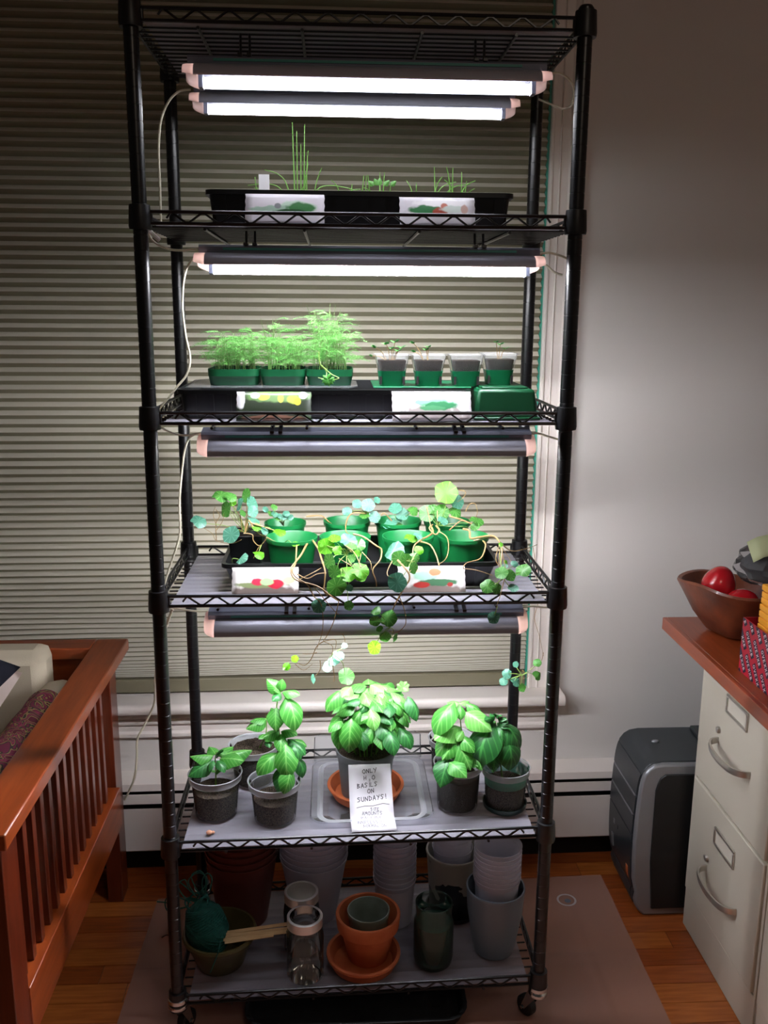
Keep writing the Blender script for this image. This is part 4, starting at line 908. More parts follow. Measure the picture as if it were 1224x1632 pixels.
for p in [(447, 1105, 425, 1082, .11, .12, 'm', 0, (-.2, -.7, .7)), (447, 1103, 450, 1082, .11, .11, 'm', 0, (.2, -.8, .7)), (448, 1107, 436, 1100, .1, .09, 'm', 4, (0, -.8, .6)), (450, 1104, 478, 1108, .11, .10, 'm', 1, (.2, -.4, .9)), (456, 1110, 470, 1166, .11, .08, 'm', 3, (.4, -.85, .4)), (448, 1106, 434, 1118, .1, .08, 'd', 1, (-.2, -.8, .5)),
          (440, 1128, 440, 1166, .10, .08, 'm', 2, (-.1, -.95, .3)), (437, 1140, 432, 1128, .11, .11, 'm', 0, (0, -.7, .7)), (446, 1164, 418, 1176, .11, .09, 'm', 4, (-.1, -.6, .8)), (448, 1166, 474, 1172, .11, .09, 'm', 1, (.1, -.4, .9)), (448, 1170, 447, 1200, .10, .07, 'm', 1, (.1, -.9, .4)), (458, 1178, 487, 1204, .10, .08, 'd', 1, (.5, -.6, .6)),
          (446, 1200, 410, 1236, .09, .07, 'm', 3, (-.35, -.7, .6)), (455, 1186, 458, 1242, .08, .05, 'm', 1, (0, -.97, .3)), (452, 1222, 446, 1268, .07, .05, 'd', 0, (-.15, -.95, .3)), (462, 1225, 452, 1266, .06, .04, 'm', 1, (.3, -.9, .3)), (466, 1185, 476, 1215, .09, .07, 'd', 3, (.5, -.8, .3)), (470, 1205, 482, 1240, .09, .08, 'd', 3, (.6, -.6, .4)), (465, 1180, 489, 1190, .1, .1, 'm', 1, (.4, -.4, .8)), (455, 1212, 440, 1222, .08, .06, 'd', 0, (0, -.8, .5))]:
    BL(c2, *p)
# clamshell tray with the big grey pot in its saucer
zc_ = S(5, .02)+.0015
cl = thing('clamshell_tray', 'shallow clear plastic clamshell tray under the big basil saucer', 'plastic tray', (.025, .20, zc_))
def slope_fix(b, k=5, x0=.02):
    for v in b.v: v.z += SH[k][1]*(v.x-x0)
    return b
def rrect(x0, x1, y0, y1, z, r=.03, n=5):
    out = []
    for cx, cy, a0 in ((x1-r, y1-r, 0), (x0+r, y1-r, PI/2), (x0+r, y0+r, PI), (x1-r, y0+r, 3*PI/2)):
        for i in range(n+1): a = a0+PI/2*i/n; out.append(Vector((cx+r*math.cos(a), cy+r*math.sin(a), z)))
    return out
def loft(rg, c0=False, c1=False):
    b = MB(); n = len(rg[0])
    for q in rg: b.v += q
    for i in range(len(rg)-1): b.f += [(i*n+j, i*n+(j+1) % n, (i+1)*n+(j+1) % n, (i+1)*n+j) for j in range(n)]
    if c0: b.f.append(tuple(range(n))[::-1])
    if c1: b.f.append(tuple(range((len(rg)-1)*n, len(rg)*n)))
    return b
M_clam = glassy('clamshell_plastic', 'F8F9FB', .05, .1)
slope_fix(loft([rrect(-.056, .106, .074, .286, zc_), rrect(-.064, .114, .066, .294, zc_+.002), rrect(-.072, .123, .058, .302, zc_+.008), rrect(-.098, .152, .055, .318, zc_+.012), rrect(-.100, .154, .053, .320, zc_+.009)], True)).build('tray_base', M_clam, cl, solid=.0006)
slope_fix(loft([rrect(-.074, .128, .058, .296, zc_+.0125, .026), rrect(-.080, .134, .054, .300, zc_+.0165, .03), rrect(-.086, .140, .050, .304, zc_+.0125, .034)])).build('embossed_ridge', M_frost, cl)
# its lid stands open at the back: a box-shaped clear cover on its edge
lidb = loft([rrect(-.098, .152, .322, .356, zc_+.004, .012), rrect(-.096, .150, .324, .354, zc_+.055, .012), rrect(-.090, .144, .328, .350, zc_+.060, .010)], True, True)
slope_fix(lidb).build('open_lid', M_clam, cl)
zs_ = zc_+.0015
sc = MB().lathe([(.0005, 0), (.064, 0), (.070, .004), (.0805, .024), (.0825, .026), (.0815, .028), (.0755, .028), (.0735, .025), (.065, .007), (.0005, .006)], (.017, .175, zs_), 44)
M_terra = mat('terracotta', 'B2592F', .8, var='C46A3C', vscale=18, bump=.15, bscale=400)
solo(sc, 'terracotta_saucer', M_terra, 'terracotta saucer under the big grey basil pot', 'saucer', loc=(.017, .175, zs_))
zp = zs_+.0065
bp_ = thing('basil_pot', 'big grey plastic pot crowded with bright basil, centre of the shelf', 'potted herb', (.017, .178, zp))
M_gpot = mat('grey_pot_plastic', '6A7073', .45)
round_pot(bp_, (.017, .178, zp), .0615, .052, .102, M_gpot, lip=.0025, liph=.014)
soil_disc(bp_, (.017, .178, zp), .057, .092, M_perl, .0025, 5)
rb2 = random.Random(44); SZ = Vector((.017, .178, zp+.092))
cen = Vector((.030, .172, .628))
for i in range(16):
    a = i*2.4; e = cen+Vector((.055*math.cos(a), .045*math.sin(a), rb2.uniform(-.02, .05)))
    stem(bp_, [SZ+Vector((.025*math.cos(a), .025*math.sin(a), 0)), SZ+Vector((.035*math.cos(a), .035*math.sin(a), .045)), e], .0014)
for i in range(120):
    # directions over the visible dome, all round
    a = rb2.uniform(0, 2*PI); el = rb2.uniform(-.55, 1.45)
    if i > 80: a = rb2.uniform(-PI, 0); 
    dirv = Vector((math.cos(a)*math.cos(el), math.sin(a)*math.cos(el), math.sin(el)))
    rr = rb2.uniform(.55, .82)
    pos = cen+Vector((dirv.x*.088*rr, dirv.y*.075*rr, dirv.z*.070*rr))
    if pos.z < zp+.10: pos.z = zp+.10
    out = Vector((dirv.x, dirv.y, 0)); out = out.normalized() if out.length > .1 else Vector((rb2.uniform(-1, 1), -1, 0)).normalized()
    out = (Matrix.Rotation(rb2.uniform(-.9, .9), 3, 'Z') @ out)
    dn = out+Vector((0, 0, .5*max(0, dirv.z)-.25))
    nn = (dirv*.7+Vector((0, -.1, .8))).normalized()
    kk = 'l' if el > .9 and rb2.random() < .6 else ('m' if rb2.random() < .8 else 'd')
    put_leaf(BAS[kk][rb2.choice((0, 1, 1, 2, 3))], bp_, pos, dn, nn, rb2.uniform(.030, .050), wscale=1.08)
for p in [(636, 1160, 655, 1195, .12, .10, 'd', 3, (.5, -.8, .3)), (620, 1165, 628, 1205, .10, .07, 'd', 1, (.2, -.9, .3)), (575, 1165, 580, 1198, .09, .07, 'd', 1, (0, -.95, .2)), (545, 1150, 540, 1195, .11, .09, 'm', 1, (-.2, -.9, .3)), (560, 1145, 556, 1200, .09, .07, 'm', 1, (-.1, -.95, .3)), (590, 1130, 598, 1165, .08, .05, 'l', 1, (0, -.8, .6)), (545, 1150, 524, 1168, .1, .08, 'm', 3, (-.5, -.6, .5)),
          (545, 1100, 520, 1135, .12, .1, 'm', 1, (-.5, -.6, .6)), (650, 1110, 664, 1150, .12, .1, 'd', 1, (.6, -.6, .5)), (560, 1095, 545, 1112, .1, .07, 'l', 0, (0, -.7, .7)), (590, 1092, 612, 1105, .1, .07, 'l', 0, (0, -.6, .8)), (600, 1140, 575, 1150, .08, .06, 'm', 1, (0, -.8, .6))]:
    BL(bp_, *p)
for x, y in [(636, 1092), (650, 1092), (640, 1088), (645, 1098), (632, 1098), (648, 1086)]:
    put_leaf(BAS['l'][0], bp_, at(642, 1096, .16), at(x, y, .16)-at(642, 1097, .165), (0, -.7, .7), .016, wscale=1.3)
# the note
M_paper = mat('note_paper', 'E9E7EE', .7)
P0a, P0b = Vector((-.0155, .032, S(5, -.015)+.0022)), Vector((.0750, .032, S(5, .075)+.0022))
P1a, P1b = at(558, 1297, .060), at(628, 1293, .060)
P1a.z = S(5, -.017)+.0195; P1b.z = S(5, .073)+.0195
P2a, P2b = at(555, 1219, .1115), at(622, 1217, .1115)
b = MB()
def notefn(u, v):
    if v < .25: a, c = P0a.lerp(P1a, v/.25), P0b.lerp(P1b, v/.25)
    else: a, c = P1a.lerp(P2a, (v-.25)/.75), P1b.lerp(P2b, (v-.25)/.75)
    return a.lerp(c, u)
b.grid(notefn, 4, 16)
note = thing('handwritten_note', 'white paper note with handwriting propped against the big grey pot', 'note', tuple((P0a+P0b)/2))
b.build('paper', M_paper, note, solid=.0004)
du = (P2b-P2a).normalized(); dv_ = (P2a-P1a).normalized(); nr = du.cross(dv_).normalized()
M_ink = mat('dark_ink', '2C2C34', .6); M_ink2 = mat('faint_ink', '5E5C6C', .6)
H = (P2a-P1a).length; Wd = (P2b-P2a).length; rw = random.Random(2)
tx = MB()
for s_, u, v, sz in [('ONLY', .33, .815, .0072), ('H', .35, .690, .0068), ('2', .47, .665, .0045), ('O', .55, .700, .0068), ('BASILS', .19, .535, .0072), ('ON', .43, .435, .0070), ('SUNDAYS!', .18, .270, .0075)]:
    write(tx, s_, P1a+du*(u*Wd)+dv_*(v*H)+nr*.0003, (du+dv_*.10).normalized(), dv_, nr, sz*.85, .20, rr=rw)
for a_, c_ in (((.16, .165), (.35, .195)), ((.35, .195), (.55, .195)), ((.55, .195), (.78, .235)), ((.78, .235), (.93, .215))):
    A1 = P1a+du*(a_[0]*Wd)+dv_*(a_[1]*H)+nr*.0007; B1 = P1a+du*(c_[0]*Wd)+dv_*(c_[1]*H)+nr*.0007
    tx.add([A1-dv_*.0005, B1-dv_*.0005, B1+dv_*.0005, A1+dv_*.0005], [(0, 1, 2, 3)])
tx.build('handwriting', M_ink, note, normals=False, smooth=False)
tx = MB()
write(tx, 'SITE', P1a+du*(.48*Wd)+dv_*(.10*H)+nr*.0003, du, dv_, nr, .0042, .22, rr=rw); write(tx, 'AMOUNTS', P1a+du*(.28*Wd)+dv_*(.02*H)+nr*.0003, du, dv_, nr, .0048, .2, rr=rw)
dl = (P1a-P0a).normalized(); nl_ = du.cross(dl).normalized(); HL = (P1a-P0a).length
for s_, u, v, sz in [('PALLIDS', .25, .74, .0052), ('INNECESSITY', .14, .50, .0046), ('NORMAL.ON', .28, .27, .0044)]:
    write(tx, s_, P0a+du*(u*Wd)+dl*(v*HL)+nl_*.0004, du, dl, nl_, sz, .2, rr=rw)
tx.build('faint_handwriting', M_ink2, note, normals=False, smooth=False)
# right hand cups
c4, zs4 = clear_cup('basil_pot', 'clear deli cup right of the big pot, large pale basil leaves around it', .208, .120, 5, .0498, .0411, .100, soil=.70, sm=M_soil)
stem(c4, [Vector((.208, .120, zs4)), at(736, 1180, .115), at(734, 1150, .115), at(733, 1125, .115)], .0018)
for p in [(733, 1122, 712, 1120, .12, .13, 'l', 0, (0, -.3, 1)), (734, 1122, 748, 1118, .12, .13, 'l', 0, (0, -.3, 1)), (733, 1124, 734, 1148, .11, .09, 'm', 1, (0, -.8, .5)), (725, 1120, 695, 1175, .11, .08, 'm', 3, (-.6, -.65, .4)), (742, 1122, 768, 1140, .12, .11, 'm', 1, (.2, -.5, .8)), (742, 1135, 784, 1166, .10, .07, 'l', 0, (.2, -.8, .6)),
          (735, 1160, 692, 1180, .11, .07, 'l', 1, (-.2, -.6, .8)), (736, 1165, 695, 1205, .10, .07, 'm', 1, (-.4, -.7, .6)), (733, 1172, 705, 1212, .09, .06, 'm', 0, (-.3, -.85, .5)), (738, 1165, 728, 1182, .09, .07, 'l', 1, (0, -.7, .6)), (728, 1182, 750, 1228, .08, .05, 'm', 0, (.2, -.9, .4)), (730, 1172, 756, 1200, .09, .06, 'm', 1, (.3, -.8, .5)),
          (715, 1208, 702, 1256, .07, .04, 'd', 2, (-.35, -.9, .3)), (716, 1215, 744, 1240, .06, .03, 'm', 2, (.1, -.75, .7)), (755, 1205, 768, 1228, .08, .06, 'm', 1, (.3, -.7, .5)), (748, 1216, 762, 1222, .08, .06, 'm', 1, (0, -.6, .8))]:
    BL(c4, *p, ws=1.0)
gz = S(5, .306)+.001
solo(MB().lathe([(.0005, 0), (.040, 0), (.0445, .004), (.0465, .014), (.0450, .014), (.0425, .006), (.0005, .005)], (.306, .108, gz), 40), 'plastic_saucer', mat('very_dark_green_plastic', '0C2A22', .4), 'dark green plastic saucer under the rightmost basil cup', 'saucer', loc=(.306, .108, gz))
c5, zs5 = clear_cup('basil_pot', 'clear deli cup at the right in a green saucer, dark drooping basil', .306, .108, 5, .0485, .0395, .085, dz=.0065, soil=.62)
MB().lathe([(.0425, .050), (.0465, .078), (.0458, .078), (.0418, .050)], (.306, .108, zs5-.085*.62), 32).build('green_liner', mat('teal_plastic_liner', '5FA58F', .4, alpha=.6), c5)
stem(c5, [Vector((.300, .108, zs5)), at(794, 1185, .105), at(790, 1152, .105)], .0018)
for p in [(790, 1150, 762, 1185, .11, .09, 'd', 3, (-.6, -.6, .5)), (786, 1152, 764, 1222, .10, .07, 'd', 3, (-.5, -.8, .4)), (792, 1152, 823, 1175, .11, .09, 'd', 1, (.4, -.5, .8)), (800, 1152, 824, 1202, .10, .09, 'd', 3, (.6, -.7, .4)), (790, 1182, 786, 1232, .08, .06, 'd', 4, (0, -.97, .2)), (805, 1172, 812, 1228, .09, .07, 'd', 3, (.3, -.9, .3)), (797, 1160, 800, 1192, .09, .07, 'd', 1, (.1, -.9, .4)),
          (775, 1152, 762, 1150, .10, .10, 'm', 1, (-.2, -.5, .8))]:
    BL(c5, *p, ws=1.15)
for i in range(14):
    a = i*2.4; bx, by = 790+9*math.cos(a), 1150+7*math.sin(a); BL(c5, bx*.5+395, by, bx+12*math.cos(a), by+9*math.sin(a)+6, .10, .08, 'd', 1, (.3*math.cos(a), -.7, .6), ws=.9)
c6, zs6 = clear_cup('basil_pot', 'clear deli cup of dark soil standing behind the two at right', .212, .262, 5, .0496, .0414, .085, soil=.85, sm=M_soil)
solo(MB().ball((-.300, .046, S(5, -.3)+.006), .0065, .005, .0048, 8, 6).ball((-.293, .049, S(5, -.3)+.0045), .004, .003, .003, 7, 5), 'clay_crumb', mat('pink_clay', 'D39A7C', .8), 'small pinkish crumb near the left front edge of the basil shelf', 'crumb', loc=(-.3, .046, S(5, -.3)))

# ------------------------------------------------------------------ shelf 6: pots, jars, cups
def s6(x): return S(6, x)+.0012
x, y = -.296, .112; z = s6(x)
ol = thing('olive_pot', 'olive green ceramic pot holding the yarn and sticks, left on the bottom shelf', 'pot', (x, y, z))
MB().lathe([(.0005, 0), (.046, 0), (.050, .004), (.066, .052), (.072, .066), (.0775, .068), (.079, .073), (.077, .078), (.0725, .078), (.068, .064), (.048, .008), (.0005, .006)], (x, y, z), 44).build('pot', mat('olive_glaze', '57502F', .35, var='4A4528', vscale=20), ol)
# yarn
ya = thing('yarn_skein', 'wound skein of dark teal-green yarn with loose loops on top', 'yarn', (-.325, .10, z+.03))
M_yarn = mat('teal_yarn', '0A4A44', .9, var='105A50', vscale=90, bump=.3, bscale=900)
Myr = Matrix.Rotation(math.radians(-20), 3, 'Y') @ Matrix.Rotation(math.radians(-10), 3, 'X')
yc = Vector((-.320, .098, z+.094))
def YP(v): return yc+Myr @ Vector(v)
b = MB(); b.ball((0, 0, 0), .041, .041, .058, 24, 14); b.v = [YP(v) for v in b.v]; b.build('core', M_yarn, ya)
ry = random.Random(9); b = MB()
for j in range(13):
    tiltv = ry.uniform(.5, 1.1); ph = ry.uniform(0, 2*PI); off = ry.uniform(-.03, .03); P = []
    for i in range(33):
        a = 2*PI*i/32; dirn = Vector((math.cos(a), math.sin(a), 0)); dirn = Matrix.Rotation(ph, 3, 'Z') @ (Matrix.Rotation(tiltv, 3, 'X') @ dirn)
        v = Vector((dirn.x*.042, dirn.y*.042, dirn.z*.059))
        P.append(YP(v))
    b.tube(P, .0017, 5, cap=False)
for j in range(30):
    hgt = -.045+.09*j/29; rr_ = .0422*math.sqrt(max(.05, 1-(hgt/.060)**2)); P = []
    for i in range(25):
        a = 2*PI*i/24; P.append(YP((rr_*math.cos(a), rr_*math.sin(a), hgt+.006*math.sin(a+j*.35))))
    b.tube(P, .0017, 5, cap=False)
b.build('winding', M_yarn, ya)['kind'] = 'stuff'
for pts in [[(310, 1425), (300, 1405), (312, 1392), (325, 1394), (328, 1410), (320, 1420)], [(325, 1430), (322, 1405), (330, 1392), (338, 1400), (334, 1420)], [(305, 1440), (290, 1425), (284, 1410), (295, 1402), (303, 1420), (318, 1425)], [(300, 1445), (284, 1448), (270, 1440), (262, 1438), (250, 1437)], [(303, 1438), (285, 1430), (272, 1425), (263, 1438), (268, 1452), (285, 1448), (297, 1445)],
            [(312, 1428), (298, 1415), (287, 1406)], [(318, 1426), (305, 1398), (318, 1388), (330, 1402), (326, 1424)]]:
    MB().tube(smooth_path([at(px, py, .105) for px, py in pts], 5), .0014, 5).build('loose_loop', M_yarn, ya)
MB().tube(smooth_path([at(351, 1502, .06), at(349, 1512, .030), at(344, 1528, .028), at(335, 1550, .028)], 5), .0013, 5).build('loose_end', M_yarn, ya)
ry2 = random.Random(14); b = MB()
for j in range(10):
    a = ry2.uniform(0, 6.28); P = [YP((.024*math.cos(a+t*.9), .024*math.sin(a+t*.9), .050+.02*math.sin(t*1.1))) for t in (0, 1, 2, 3, 4)]
    b.tube(smooth_path(P, 4), .0018, 5)
b.build('top_tangle', M_yarn, ya)['kind'] = 'stuff'
# wooden sticks across the pot rim
M_stick = mat('wooden_stick', 'B99A6B', .7, var='C9AB7B', vscale=30, vstretch=(.3, 5, 5))
for i, (a_, c_, lab) in enumerate([((358, 1487), (462, 1472), 'uppermost pale wooden stick laid across the olive pot'), ((358, 1492), (458, 1480), 'second pale wooden stick from the top, across the olive pot'), ((356, 1498), (456, 1485), 'third pale wooden stick from the top, across the olive pot'), ((358, 1502), (436, 1490), 'lowest and shortest wooden stick across the olive pot')]):
    A_ = at(a_[0], a_[1], .085-.006*i); B_ = at(c_[0], c_[1], .092-.006*i); d = (B_-A_).normalized(); s = d.cross(Vector((0, -.6, .8))).normalized(); n_ = s.cross(d)
    b = MB(); w_, h_ = .0035, .0012
    b.add([A_-s*w_-n_*h_, A_+s*w_-n_*h_, A_+s*w_+n_*h_, A_-s*w_+n_*h_, B_-s*w_-n_*h_, B_+s*w_-n_*h_, B_+s*w_+n_*h_, B_-s*w_+n_*h_], [(0, 3, 2, 1), (4, 5, 6, 7), (0, 1, 5, 4), (1, 2, 6, 5), (2, 3, 7, 6), (3, 0, 4, 7)])
    solo(b, 'wooden_stick', M_stick, lab, 'stick', loc=A_, group='wooden sticks across the olive pot', bevel=.0006)
# mason jars
M_glass = glassy('jar_glass', 'F6FAF8', .03, .05, 'E9F2F0', .28); M_zinc = mat('silver_band', 'D8D8D4', .35, metal=.7)
def mason(x, y, h, label, lid):
    z = s6(x); t = thing('mason_jar', label, 'jar', (x, y, z), 'glass canning jars on the bottom shelf')
    k = h/.14
    def pr(o): return [(.0005, .002+o), (.033-o, .001+o), (.0385-o, .006), (.0405-o, .020), (.0395-o, .060*k), (.0405-o, .095*k), (.0375-o, .108*k), (.034-o, .115*k), (.0335-o, .122*k), (.0335-o, h-.001)]
    prof = pr(0)
    # slightly squared body
    b = MB().lathe(prof, (x, y, z), 40)
    for v in b.v:
        dz = v.z-z
        if .01 < dz < .1*k:
            dx, dy = v.x-x, v.y-y; a = math.atan2(dy, dx); f = 1+.035*math.cos(4*a+PI); v.x = x+dx*f; v.y = y+dy*f
    b.build('glass_body', M_glass, t)
    b = MB(); b.lathe([(.0345, h-.018), (.0372, h-.018), (.0365, h-.013), (.0372, h-.009), (.0365, h-.005), (.0368, h+.001), (.0345, h+.002), (.0315, h+.002), (.0315, h+.0008), (.0350, h+.0005), (.0345, h-.018)], (x, y, z), 40)
    b.build('screw_band', M_zinc, t)
    if lid: MB().lathe([(.0005, h+.0010), (.026, h+.0012), (.0275, h+.0005), (.0325, h+.0008), (.0325, h+.0003), (.0005, h+.0004)], (x, y, z), 36).build('lid', mat('dull_tin', 'B4B4A8', .45, metal=.6), t)
    b = MB()
    for i in range(9): 
        cx = -.012+.003*i; b.tube([(x+cx, y-.0405, z+.045+.012*((i*7) % 3)), (x+cx+.0015, y-.0407, z+.055+.01*((i*5) % 3))], .0008, 5)
    b.build('embossing', M_glass, t)['kind'] = 'stuff'
mason(-.1125, .056, .140, 'front glass canning jar with an open silver band', False)
mason(-.1225, .140, .140, 'rear glass canning jar closed with a tin lid', True)
# terracotta saucer, pot, glazed pot
x, y = .010, .084; z = s6(x)
solo(MB().lathe([(.0005, 0), (.062, 0), (.068, .004), (.0765, .024), (.0790, .026), (.0785, .030), (.0720, .030), (.0695, .026), (.062, .008), (.0005, .007)], (x, y, z), 44), 'terracotta_saucer', M_terra, 'terracotta saucer under the clay pot on the bottom shelf', 'saucer', loc=(x, y, z))
z2 = z+.0078; x2, y2 = .020, .097
tp = thing('terracotta_pot', 'terracotta pot standing off-centre in its saucer on the bottom shelf', 'pot', (x2, y2, z2))
MB().lathe([(.0005, 0), (.041, 0), (.043, .003), (.0585, .072), (.0595, .074), (.0660, .075), (.0690, .102), (.0675, .105), (.0620, .105), (.0590, .078), (.0520, .070), (.0385, .008), (.0005, .007)], (x2, y2, z2), 44).build('pot', M_terra, tp)
gp = thing('small_pot', 'small grey-green glazed pot nested inside the terracotta pot', 'pot', (x2+.001, y2+.004, z2+.0085))
MB().lathe([(.0005, 0), (.030, 0), (.033, .004), (.0435, .088), (.0455, .098), (.0450, .101), (.0425, .101), (.0405, .090), (.030, .008), (.0005, .006)], (x2+.001, y2+.003, z2+.0085), 40).build('pot', mat('celadon_glaze', '7E8C80', .3, var='707C70', vscale=30), gp)
# green jar
x, y = .158, .076; z = s6(x)
gj = thing('glass_jar', 'wide-mouth glass jar half filled with dark green liquid', 'jar', (x, y, z))
pg = [(.0005, 0), (.034, .000), (.040, .006), (.0425, .022), (.0425, .096), (.0410, .106), (.0385, .112), (.0385, .128), (.0398, .138), (.0392, .144), (.0368, .144), (.0365, .141)]
MB().lathe(pg, (x, y, z), 44).build('glass_body', glassy('greenish_jar_glass', 'E2F0EA', .05, .05, 'B8D4CA', .24), gj)
MB().lathe([(.0005, .0065), (.035, .0085), (.0392, .022), (.0392, .095), (.0385, .0965), (.0005, .0965)], (x, y, z), 40).build('green_liquid', mat('dark_green_liquid', '0D3528', .15), gj)
# stacks of cups
def cup_stack(n, x, y, z0, rt_, rb_, h, step, m, name, label_fn, cat, group, upto=None):
    first = None
    for i in range(n):
        z = z0+step*i
        if first is None:
            t = thing(name, label_fn(i), cat, (x, y, z), group)
            b = MB().lathe([(.0005, .0), (rb_, 0), (rt_-.003, h-.012), (rt_-.001, h-.010), (rt_, h-.002), (rt_+.0012, h), (rt_-.0005, h), (rt_-.001, h-.003)], (x, y, z), 36)
            b.build('cup_wall', m, t); first = t
        else:
            t = first.copy(); COL.objects.link(t); t.location = (x, y, z); t['label'] = label_fn(i)
            for ch in first.children:
                c = ch.copy(); COL.objects.link(c); c.parent = t
    return first
def ordn(i): return ['lowest', 'second from the bottom', 'third from the bottom', 'fourth from the bottom', 'fifth from the bottom', 'sixth from the bottom', 'seventh from the bottom', 'eighth from the bottom', 'ninth from the bottom', 'tenth from the bottom'][i]
M_brown = mat('brown_translucent_plastic', '7E463C', .35, alpha=.78, transl=.2)
M_white = mat('white_translucent_plastic', 'E2E2EE', .4, alpha=.68, transl=.3)
M_cupw = mat('hazy_cup_plastic', 'E0E2EE', .35, alpha=.42, transl=.3)
x, y = -.262, .262; z = s6(x)
cup_stack(8, x, y, z, .082, .056, .165, .0165, M_brown, 'nursery_pot', lambda i: 'brown plastic pot, %s of the stack behind the yarn' % ordn(i), 'pot', 'stack of brown plastic pots')
topz_ = z+.0165*7; b = MB(); cen_ = Vector((x+.004, 0, .326)); nR = 8
def stk(u, v):
    a = 2*PI*u; q = .046*v; dx_ = q*math.cos(a); dz_ = q*math.sin(a); h_ = min(max(cen_.z+dz_-topz_, 0), .163)
    rad = .056+.023*h_/.153+.0012; xx = cen_.x+dx_
    return Vector((xx, y-math.sqrt(max(1e-6, rad*rad-(xx-x)**2)), topz_+h_))
b.grid(stk, 28, 5)
top_pot = [o for o in COL.objects if o.name.startswith('nursery_pot')][-1]
st_ = b.build('round_patch', mat('pale_patch', 'C2BEC6', .5), top_pot, normals=False); st_['label'] = 'pale round patch'  # pale round patch following the front of the top pot
x, y = -.098, .262; z = s6(x)
cup_stack(9, x, y, z, .077, .050, .150, .0135, M_white, 'plastic_tub', lambda i: 'wide white plastic tub, %s of the stack behind the jars' % ordn(i), 'tub', 'stack of wide white plastic tubs')
x, y = .085, .225; z = s6(x)
cup_stack(9, x, y, z, .0480, .040, .105, .0125, M_white, 'plastic_cup', lambda i: 'clear plastic cup, %s of the stack behind the terracotta pot' % ordn(i), 'cup', 'stack of clear cups behind the terracotta pot')
cup_stack(3, x, y, z+.0125*9+.002, .0405, .036, .090, .018, M_white, 'plastic_cup', lambda i: 'narrower clear cup, %s of those on top of the middle stack' % ordn(i), 'cup', 'narrow cups topping the middle stack')
# patterned pot
x, y = .222, .245; z = s6(x)
pp = thing('patterned_pot', 'white ceramic pot with a dark floral pattern at the back right', 'pot', (x, y, z))
mpp = mat('floral_glaze', 'A9A79C', .3)
nt = mpp.node_tree; N = nt.nodes; L = nt.links; bs = N['Principled BSDF']; tc = N['Texture Coordinate']
n1 = N.new('ShaderNodeTexVoronoi'); n1.inputs['Scale'].default_value = 55; L.new(tc.outputs['Object'], n1.inputs['Vector'])
n2 = N.new('ShaderNodeTexNoise'); n2.inputs['Scale'].default_value = 22; L.new(tc.outputs['Object'], n2.inputs['Vector'])
sp = N.new('ShaderNodeSeparateXYZ'); L.new(tc.outputs['Object'], sp.inputs[0])
mr = N.new('ShaderNodeMapRange'); mr.inputs[1].default_value = .125; mr.inputs[2].default_value = .02; mr.inputs[3].default_value = -.12; mr.inputs[4].default_value = .32; L.new(sp.outputs[2], mr.inputs[0])
ad = N.new('ShaderNodeMath'); ad.operation = 'ADD'; L.new(n2.outputs['Fac'], ad.inputs[0]); L.new(mr.outputs[0], ad.inputs[1])
gt = N.new('ShaderNodeMath'); gt.operation = 'GREATER_THAN'; gt.inputs[1].default_value = .60; L.new(ad.outputs[0], gt.inputs[0])
mx = N.new('ShaderNodeMixRGB'); mx.inputs[1].default_value = lin('A9A79C'); mx.inputs[2].default_value = lin('15191A'); L.new(gt.outputs[0], mx.inputs[0]); L.new(mx.outputs[0], bs.inputs['Base Color'])
MB().lathe([(.0005, 0), (.050, 0), (.053, .004), (.0625, .148), (.0645, .152), (.0640, .156), (.0600, .156), (.0585, .146), (.049, .008), (.0005, .006)], (x, y, z), 44).build('pot', mpp, pp)
MB().lathe([(.0005, .0), (.056, 0), (.060, .003), (.063, .014), (.0605, .014), (.0575, .005), (.0535, .0045), (.0535, .0)], (x, y, z-.0002), 40).build('base_saucer', mat('black_glaze', '0E0F10', .3), pp)
cup_stack(3, x-.004, y, z+.009, .0455, .036, .155, .030, M_white, 'plastic_cup', lambda i: 'clear plastic cup, %s of those inside the patterned pot' % ordn(i), 'cup', 'clear cups inside the patterned pot')
# grey pot with cups
x, y = .293, .104; z = s6(x)
gg = thing('grey_pot', 'tall blue-grey flared pot at the right end of the bottom shelf', 'pot', (x, y, z))
MB().lathe([(.0005, 0), (.036, 0), (.042, .004), (.050, .045), (.0590, .100), (.0618, .148), (.0630, .153), (.0622, .156), (.0595, .156), (.0565, .100), (.046, .040), (.038, .009), (.0005, .007)], (x, y, z), 44).build('pot', mat('blue_grey_glaze', '6F7C88', .42), gg)
cup_stack(8, x+.002, y, z+.050, .0500, .0400, .130, .0105, M_cupw, 'plastic_cup', lambda i: 'hazy plastic cup, %s of the stack inside the grey pot' % ordn(i), 'cup', 'stack of hazy cups inside the grey pot')

# ================================================================== FLOOR THINGS
mt = mat('clear_floor_mat', 'B88F80', .40, alpha=.60, bump=.25, bscale=14)
b = MB()
def matfn(u, v):
    xl, xr = -.515+.02*v, .648
    x_ = xl+(xr-xl)*u; y_ = -.62+(1.085-.0*u)*v - .02*(1-u)*v+ .03*u*v
    z_ = .0018
    for cx in (.530, -.15): z_ += .0030*math.exp(-((x_-cx)/.006)**2)
    for cy in (.188, -.20): z_ += .0030*math.exp(-((y_-cy)/.006)**2)
    z_ += .0006*math.sin(x_*31+y_*17)+.0006*math.sin(y_*37-x_*11)+.0012
    return Vector((x_, y_, z_))
b.grid(matfn, 120, 110)
fm = thing('floor_mat', 'creased clear plastic sheet spread on the oak floor under the rack', 'plastic sheet', (.06, .0, 0))
b.build('sheet', mt, fm, normals=False)
MB().lathe([(.0195, .0052), (.022, .0060), (.0245, .0052)], (.531, .391, 0), 28).build('ring_mark', mat('pale_ring', 'B8B4B8', .5), fm)
